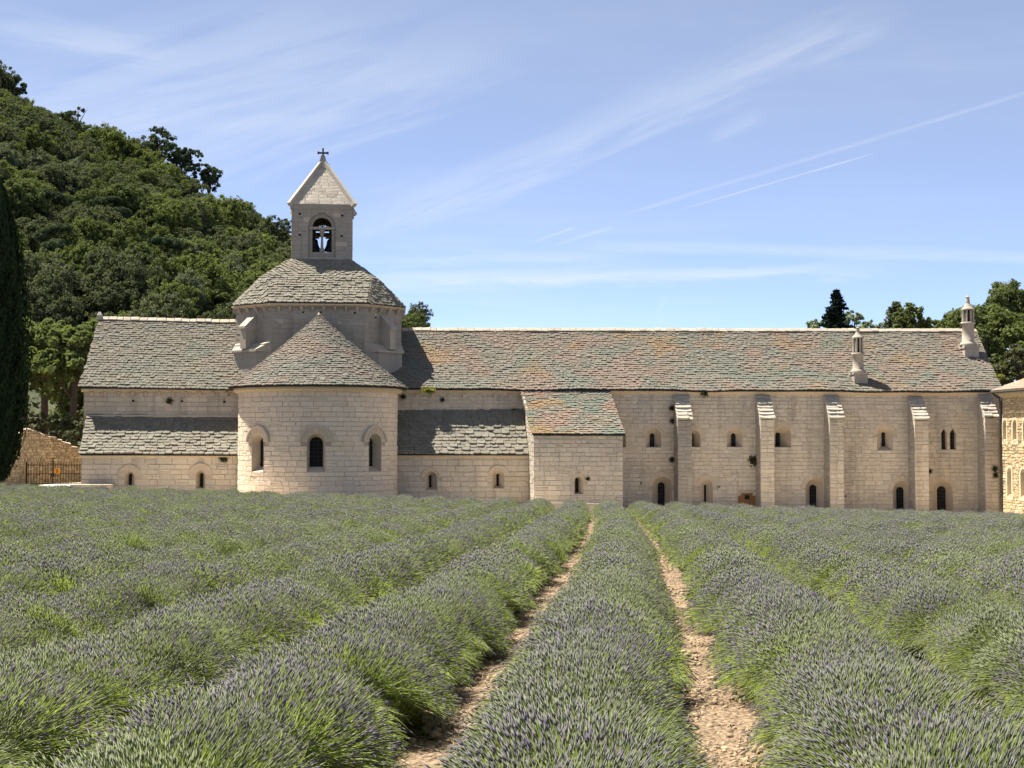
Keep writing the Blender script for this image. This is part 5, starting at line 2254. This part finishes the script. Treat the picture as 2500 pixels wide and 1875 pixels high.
conifer('spruce_tree', 'dark pointed spruce rising behind the dormitory ridge', 2042, 703, 140, 9.5, 3.5, 'spruce_leaf', 91)
conifer('conifer', 'grey-green conical tree half way between the two chimneys', 2186, 735, 145, 9.0, 3.9, 'grey_leaf', 92, -.25, .26)
behind('pale_tree', 'small silvery tree just left of the spruce, over the roof ridge', 1990, 780, 150, 'round', 5.5, 2.8, 'pale_leaf', 2600, .2, 61)
behind('pale_tree', 'silvery grey tree just right of the spruce, over the roof ridge', 2088, 760, 148, 'round', 6.5, 3.4, 'pale_leaf', 3600, .2, 62)
behind('pale_tree', 'low greyish treetop behind the lower chimney', 2122, 783, 150, 'round', 5.5, 3.0, 'pale_leaf', 2600, .2, 63)
behind('leafy_oak', 'fresh green round tree against the conical one, between the chimneys', 2230, 744, 138, 'round', 8.0, 4.4, 'bright_leaf', 7000, .22, 65)
behind('leafy_oak', 'ragged green tree left of the taller chimney', 2312, 760, 138, 'round', 8.0, 4.4, 'bright_leaf', 5600, .22, 66)
behind('leafy_oak', 'small ragged treetop touching the taller chimney on its left', 2348, 772, 142, 'round', 7.0, 3.0, 'bright_leaf', 2600, .22, 67)
behind('leafy_oak', 'low shrubby treetop in the gap left of the ragged tree', 2262, 775, 142, 'round', 6.0, 2.2, 'mid_leaf', 1400, .22, 68)
behind('leafy_oak', 'broad green tree right of the taller chimney', 2428, 750, 122, 'round', 11.0, 6.4, 'bright_leaf', 16000, .2, 69)
behind('leafy_oak', 'broad green tree lower down behind the roof hip', 2408, 800, 116, 'round', 8.5, 3.8, 'mid_leaf', 5200, .2, 70)
behind('leafy_oak', 'tall tree cut by the right edge, highest of the trees there', 2496, 690, 126, 'round', 13.5, 6.5, 'mid_leaf', 14000, .2, 71)
behind('brown_shrub', 'rounded brownish green shrub above the yellow wing', 2486, 842, 112, 'round', 6.4, 3.4, 'shrub_leaf', 5200, .16, 72, .1)
behind('leafy_oak', 'dark green tree just above the roof of the yellow wing', 2436, 868, 114, 'round', 6.5, 2.8, 'mid_leaf', 4200, .18, 73, .1)
behind('leafy_oak', 'big leafy tree outside the right edge, behind the yellow wing', 2560, 740, 118, 'round', 12, 6.5, 'bright_leaf', 6500, .26, 74)

# ---- herbs rooted in the walls
WP = [(414, 979, 0, .20, 'dark tuft growing high in the wall of the left block', 'wall_leaf'),
      (545, 1119, -LD, .24, 'dark tuft under the eave of the left lean-to chapel', 'wall_leaf'),
      (985, 968, 0, .18, 'dark tuft high in the wall right beside the apse', 'wall_leaf'),
      (1080, 976, 0, .15, 'dark tuft above the shadowed chapel roof', 'wall_leaf'),
      (1254, 1003, 0, .18, 'dark tuft at the corner of the annex and the chapel roof', 'wall_leaf'),
      (1435, 1169, -SD, .13, 'small tuft beside the slit window of the annex', 'wall_leaf'),
      (1640, 996, 0, .18, 'uppermost tuft left of the first buttress', 'wall_leaf'),
      (1643, 1028, 0, .20, 'middle tuft left of the first buttress', 'wall_leaf'),
      (1641, 1122, 0, .2, 'lowest tuft left of the first buttress', 'wall_leaf'),
      (1720, 960, -.2, .25, 'dark tuft hanging under the eave right of the first buttress', 'wall_leaf'),
      (1842, 1124, 0, .36, 'large dark tuft left of the second buttress', 'wall_leaf'),
      (2270, 1150, 0, .16, 'tuft to the right of the fourth buttress', 'wall_leaf'),
      (2428, 1144, -BD, .20, 'upper tuft on the last buttress', 'wall_leaf'),
      (2430, 1160, -BD, .18, 'lower tuft on the last buttress', 'wall_leaf'),
      (1046, 951, -.4, .42, 'yellow stonecrop cushion on the eave just right of the apse', 'sedum'),
      (2440, 918, -.2, .3, 'yellow green cushion near the right end of the slab roof', 'sedum')]
for i, (px, py, y, s_, lab, lf) in enumerate(WP):
    rng = np.random.default_rng(200 + i)
    q = P(px, py, y - .02)
    n = 260 if lf == 'wall_leaf' else 420
    C = rng.normal(0, 1, (n, 3)) * np.array([s_ * .45, s_ * .28, s_ * .4 if lf == 'wall_leaf' else s_ * .16])
    C[:, 1] = -np.abs(C[:, 1])
    C[:, 2] -= .3 * np.abs(C[:, 1])
    V, Fq = leaf_quads(C, np.tile([0, -.6, .6], (n, 1)), s_ * .26, rng)
    o = add('wall_plant', mesh_np('wall_plant', V, Fq, [M[lf]]))
    o.location = wld(q)
    o.rotation_euler = (0, 0, TH)
    tag(o, lab, 'plant', 'plants rooted in the stonework')

# ================================================================== lavender field
m, t, out = new_mat('lavender_stem')
gi = t.node('ShaderNodeNewGeometry')
oi = t.node('ShaderNodeObjectInfo')
tc = t.node('ShaderNodeTexCoord').outputs['Object']
sp_ = t.node('ShaderNodeSeparateXYZ')
t.put(sp_.inputs[0], tc)
c_ = t.mix(gi.outputs['Random Per Island'], (.19, .245, .06), (.35, .41, .135))
c_ = t.mix(t.m('MULTIPLY', oi.outputs['Random'], .5), c_, (.18, .215, .10))
d_ = t.node('ShaderNodeBsdfDiffuse')
t.put(d_.inputs[0], c_)
tr_ = t.node('ShaderNodeBsdfTranslucent')
t.put(tr_.inputs[0], t.mix(1.0, c_, (1.2, 1.25, .7), 'MULTIPLY'))
mx_s = t.node('ShaderNodeMixShader')
mx_s.inputs[0].default_value = .42
t.l.new(d_.outputs[0], mx_s.inputs[1])
t.l.new(tr_.outputs[0], mx_s.inputs[2])
t.l.new(mx_s.outputs[0], out.inputs[0])
M['lav_stem'] = m
m, t, out = new_mat('lavender_spike')
gi = t.node('ShaderNodeNewGeometry')
oi = t.node('ShaderNodeObjectInfo')
r1 = gi.outputs['Random Per Island']
c_ = t.mix(r1, (.105, .088, .124), (.188, .172, .196))
c_ = t.mix(t.ramp(t.m('FRACT', t.m('MULTIPLY', r1, 9.7)), .66, .8), c_, (.19, .215, .12))
c_ = t.mix(t.m('MULTIPLY', oi.outputs['Random'], .35), c_, (.125, .122, .125))
c_ = t.mix(t.ramp(oi.outputs['Random'], .55, 1.0, 0, .7), c_, (.20, .235, .105))
d_ = t.node('ShaderNodeBsdfDiffuse')
t.put(d_.inputs[0], c_)
tr_ = t.node('ShaderNodeBsdfTranslucent')
t.put(tr_.inputs[0], c_)
mx_s = t.node('ShaderNodeMixShader')
mx_s.inputs[0].default_value = .2
t.l.new(d_.outputs[0], mx_s.inputs[1])
t.l.new(tr_.outputs[0], mx_s.inputs[2])
t.l.new(mx_s.outputs[0], out.inputs[0])
M['lav_spike'] = m
M['lav_core'] = mat_leaf('lavender_foliage', (.05, .062, .03), (.09, .105, .055), .2, .3)


def lav_mesh(name, n, wid, spr, rng, Rx=.75, Ry=.70, H=.63):
    th = rng.uniform(0, 6.2832, n)
    rr = np.sqrt(rng.uniform(0, 1, n))
    cx, cy = rr * np.cos(th), rr * np.sin(th)
    lump = 1 + .07 * np.sin(th * 3 + rng.uniform(0, 6)) + .05 * np.sin(th * 5 + rng.uniform(0, 6))
    hz_ = H * (1 - .76 * np.abs(cx) ** 2.3 - .09 * np.abs(cy) ** 3) * rng.normal(.95, .11, n) * (1 + .06 * np.sin(cx * 7 + 1) * np.sin(cy * 6))
    out_ = rng.uniform(.80, 1.10, n) * lump
    T = np.stack([cx * Rx * out_ + .10 * hz_, cy * Ry * out_, np.maximum(hz_, .10)], 1)
    B = np.stack([cx * .46 - .05 + rng.normal(0, .04, n), cy * .46 + rng.normal(0, .04, n), np.full(n, .04)], 1)
    Mid = B + (T - B) * .55
    Mid[:, 2] += .07 + .08 * rr
    B = B + (Mid - B) * .3
    d = T - Mid
    d /= np.linalg.norm(d, axis=1, keepdims=True)
    side = np.cross(d, rng.normal(0, 1, (n, 3)))
    side /= np.linalg.norm(side, axis=1, keepdims=True)
    side *= wid * rng.uniform(.7, 1.3, (n, 1)) * .5
    V1 = np.stack([B - side, B + side, Mid + side, Mid - side, T + side * .6, T - side * .6], 1).reshape(-1, 3)
    k = np.arange(n)[:, None] * 6
    F1 = np.concatenate([k + np.array([[0, 1, 2, 3]]), k + np.array([[3, 2, 4, 5]])], 0)
    # flower spikes on most stems: tapered, three-sided, in two tiers
    has = rng.uniform(0, 1, n) < .78 - .42 * rr ** 2.5
    T2, d2 = T[has], d[has]
    m_ = len(T2)
    a = np.cross(d2, rng.normal(0, 1, (m_, 3)))
    a /= np.linalg.norm(a, axis=1, keepdims=True)
    b = np.cross(d2, a)
    L = rng.uniform(.036, .074, (m_, 1))
    r_ = spr * rng.uniform(.7, 1.25, (m_, 1))
    ring = [a, -.5 * a + .866 * b, -.5 * a - .866 * b]
    P0 = T2 - d2 * L * .2
    V2 = np.stack([P0] + [P0 + d2 * L * .35 + q * r_ for q in ring] + [P0 + d2 * L], 1).reshape(-1, 3)
    k2 = np.arange(m_)[:, None] * 5 + len(V1)
    tri = np.array([[0, 2, 1], [0, 3, 2], [0, 1, 3], [1, 2, 4], [2, 3, 4], [3, 1, 4]])
    F2 = (k2[:, None, :] + tri[None]).reshape(-1, 3)
    # leafy mound inside
    nc = max(60, n // 9)
    e = rng.normal(0, 1, (nc, 3))
    e[:, 2] = np.abs(e[:, 2])
    e /= np.linalg.norm(e, axis=1, keepdims=True)
    C = e * np.array([Rx * .62, Ry * .66, H * .52]) * rng.uniform(.5, 1, (nc, 1))
    V3, F3 = leaf_quads(C, e, .16 if n > 2000 else .26, rng, 2.6)
    F3 = F3 + len(V1) + len(V2)
    V = np.concatenate([V1, V2, V3])
    me = bpy.data.meshes.new(name)
    loops = np.concatenate([F1.ravel(), F2.ravel(), F3.ravel()]).astype(np.int32)
    tot = np.concatenate([np.full(len(F1), 4), np.full(len(F2), 3), np.full(len(F3), 4)]).astype(np.int32)
    st = np.concatenate([[0], np.cumsum(tot)[:-1]]).astype(np.int32)
    me.vertices.add(len(V))
    me.vertices.foreach_set('co', V.astype(np.float32).ravel())
    me.loops.add(len(loops))
    me.loops.foreach_set('vertex_index', loops)
    me.polygons.add(len(tot))
    me.polygons.foreach_set('loop_start', st)
    me.polygons.foreach_set('loop_total', tot)
    for q in ('lav_stem', 'lav_spike', 'lav_core'):
        me.materials.append(M[q])
    me.polygons.foreach_set('material_index', np.concatenate([np.zeros(len(F1)), np.ones(len(F2)), np.full(len(F3), 2)]).astype(np.int32))
    me.update(calc_edges=True)
    return me


rng = np.random.default_rng(303)
LAV = {'near': [lav_mesh('lavender_plant', 8200, .0040, .0046, rng) for _ in range(6)],
       'mid': [lav_mesh('lavender_plant', 3600, .0062, .0076, rng) for _ in range(6)],
       'far': [lav_mesh('lavender_plant', 1500, .0115, .0135, rng) for _ in range(6)]}
SPC = 1.85


def gap_x(k, Y):
    return -1.33 + SPC * k + .094 * Y - .0003 * Y * Y


ORD = ['', 'first', 'second', 'third', 'fourth', 'fifth', 'sixth', 'seventh', 'eighth', 'ninth', 'tenth', 'eleventh', 'twelfth', 'thirteenth', 'fourteenth', 'fifteenth',
       'sixteenth', 'seventeenth', 'eighteenth', 'nineteenth', 'twentieth', 'twenty-first']
R = random.Random(2024)
for r_ in range(-20, 16):
    if r_ == 0:
        lab = 'central lavender row between the two bare soil paths'
    elif r_ == -1:
        lab = 'first lavender row left of the left bare soil path'
    elif r_ == 1:
        lab = 'first lavender row right of the right bare soil path'
    else:
        lab = f'{ORD[abs(r_)]} lavender row to the {"left" if r_ < 0 else "right"} of the central row'
    L = []
    Y = 3.9 + R.random() * .5
    while True:
        X = gap_x(r_ + .5, Y)
        lx, ly = (lambda v: (v.x, v.y))(loc((X, Y, 0)))
        if ly > -9.3 + (1.0 if X < -16 else 0):
            break
        half = Y * 1250 / F_PX + 4.5
        if abs(X) < half:
            L.append((X, Y))
        Y += R.uniform(.62, .78)
    if not L:
        continue
    row = bpy.data.objects.new('lavender_row', None)
    COL.objects.link(row)
    x0, y0 = L[0]
    base = Vector((x0, y0, float(ground(x0, y0))))
    row.location = base
    tag(row, lab, 'lavender', 'rows of the lavender field')
    for X, Y in L:
        if R.random() < .012:
            continue
        me = R.choice(LAV['near' if Y < 19 else 'mid' if Y < 40 else 'far'])
        o = bpy.data.objects.new('lavender_plant', me)
        COL.objects.link(o)
        o.parent = row
        xx, yy = X + R.gauss(0, .05), Y + R.gauss(0, .05)
        o.location = Vector((xx, yy, float(ground(xx, yy)) - .02)) - base
        s_ = R.uniform(.92, 1.06)
        hs = R.uniform(.92, 1.08)
        o.scale = (s_ * R.uniform(.92, 1.08), s_ * R.uniform(.95, 1.12), s_ * hs)
        o.rotation_euler = (R.gauss(0, .05), R.gauss(.02, .05), -.09 + R.choice((0, math.pi)) + R.gauss(0, .2))

# pebbles on the bare soil between the rows
pv, pf, n = [], [], 0
rng = np.random.default_rng(9)
ico = bmesh.new()
bmesh.ops.create_icosphere(ico, subdivisions=1, radius=1)
bmesh.ops.delete(ico, geom=[f for f in ico.faces if f.calc_center_median().z < -.35], context='FACES')
icv = np.array([v.co[:] for v in ico.verts])
ico.verts.index_update()
icf = np.array([[v.index for v in f.verts] for f in ico.faces])
ico.free()
for k in range(-3, 6):
    for _ in range(5200 if k in (0, 1) else 1800 if k in (-1, 2, 3) else 250):
        Y = 7 + 50 * rng.uniform(0, 1) ** 2.2
        X = gap_x(k, Y) + rng.normal(0, .26)
        if abs(X) > Y * .36 + 1:
            continue
        s_ = rng.uniform(.008, .024) * rng.choice([1, 1, 1, 1, 2.0])
        a = rng.uniform(0, 6.28)
        v = icv * np.array([1, rng.uniform(.6, .95), rng.uniform(.45, .75)]) * (1 + rng.normal(0, .14, (len(icv), 1))) * s_
        v = np.stack([v[:, 0] * math.cos(a) - v[:, 1] * math.sin(a), v[:, 0] * math.sin(a) + v[:, 1] * math.cos(a), v[:, 2]], 1)
        pv.append(v + np.array([X, Y, float(ground(X, Y)) + s_ * .2 + .018 * math.sin(X * 5.1 + Y * .7) * math.sin(Y * 3.3)]))
        pf.append(icf + n)
        n += len(icv)
tag(add('pebbles', mesh_np('pebbles', np.concatenate(pv), np.concatenate(pf), [M['gravel']])), 'pale field stones scattered on the bare soil between lavender rows', 'pebbles', None, 'stuff')

# dry stalks and litter lying on the paths
nl_ = 5200
kk = rng.choice([-1, 0, 1, 2, 3], nl_, p=[.1, .35, .35, .12, .08])
ly_ = 7 + 45 * rng.uniform(0, 1, nl_) ** 2
lx_ = gap_x(kk, ly_) + rng.normal(0, .24, nl_)
a = rng.uniform(0, 6.28, nl_)
L_ = rng.uniform(.02, .09, nl_)
d_ = np.stack([np.cos(a) * L_, np.sin(a) * L_, rng.normal(0, .012, nl_)], 1)
s_v = np.stack([-np.sin(a), np.cos(a), np.zeros(nl_)], 1) * rng.uniform(.0015, .0035, (nl_, 1))
c0 = np.stack([lx_, ly_, ground(lx_, ly_) + .018 * np.sin(lx_ * 5.1 + ly_ * .7) * np.sin(ly_ * 3.3) + rng.uniform(.008, .03, nl_)], 1)
V = np.stack([c0 - d_ - s_v, c0 - d_ + s_v, c0 + d_ + s_v, c0 + d_ - s_v], 1).reshape(-1, 3)
M['straw'] = mat_leaf('dry_stalk', (.20, .15, .09), (.42, .34, .21), .2, .1)
tag(add('dry_litter', mesh_np('dry_litter', V, np.arange(nl_ * 4).reshape(-1, 4), [M['straw']])), 'dry stalks and litter lying on the bare soil paths', 'litter', None, 'stuff')

# meadow grass along the far left border of the field
ng = 26000
gx, gy = rng.uniform(-34, -21, ng), rng.uniform(77, 83.8, ng)
keep = gy < 83.6 - np.abs(gx + 28) * .12
gx, gy = gx[keep], gy[keep]
ng = len(gx)
gz = ground(gx, gy)
h = rng.uniform(.16, .42, ng)
lean = rng.normal(0, .10, (ng, 2))
a = rng.uniform(0, 6.28, ng)
wv = np.stack([np.cos(a), np.sin(a), np.zeros(ng)], 1) * .018
B = np.stack([gx, gy, gz], 1)
T = B + np.stack([lean[:, 0] + .07, lean[:, 1], h], 1)
V = np.stack([B - wv, B + wv, T], 1).reshape(-1, 3)
tag(add('meadow_grass', mesh_np('meadow_grass', V, np.arange(ng * 3).reshape(-1, 3), [M['grass']])), 'strip of bright grass at the far left border of the field', 'grass', None, 'stuff')

# two small wild flowers among the rows
for px, py, Yf, col, lab in ((583 / .5621, 1739, 10.6, (.6, .05, .22), 'tiny magenta wild flower in the row left of the left path'), (2167, 1621, 13.6, (.75, .62, .03), 'tiny yellow wild flower low on the right, beside a path')):
    q = PW(px, py, Yf)
    nm = 'flower_petal_' + ('pink' if col[1] < .3 else 'yellow')
    fm = mat_plain(nm, col, .6, .1)
    rt = bpy.data.objects.new('wild_flower', None)
    COL.objects.link(rt)
    rt.location = (q.x, q.y, float(ground(q.x, q.y)))
    tag(rt, lab, 'flower')
    hgt = max(q.z - rt.location.z, .1)
    mb = MB()
    mb.tube([(0, 0, 0), (.01, 0, hgt * .6), (.02, 0, hgt)], [.003, .0025, .002], 5)
    add('stem', mesh_np('stem', mb.v, mb.f, [M['grass']]), rt)
    mb = MB()
    for k in range(6):
        a = k * math.pi / 3
        c = Vector((.02 + .017 * math.cos(a), .017 * math.sin(a), hgt + .004))
        e1, e2 = Vector((math.cos(a), math.sin(a), .25)) * .014, Vector((-math.sin(a), math.cos(a), 0)) * .010
        mb.quad(c - e1, c + e2, c + e1, c - e2)
    add('blossom', mesh_np('blossom', mb.v, mb.f, [fm]), rt)
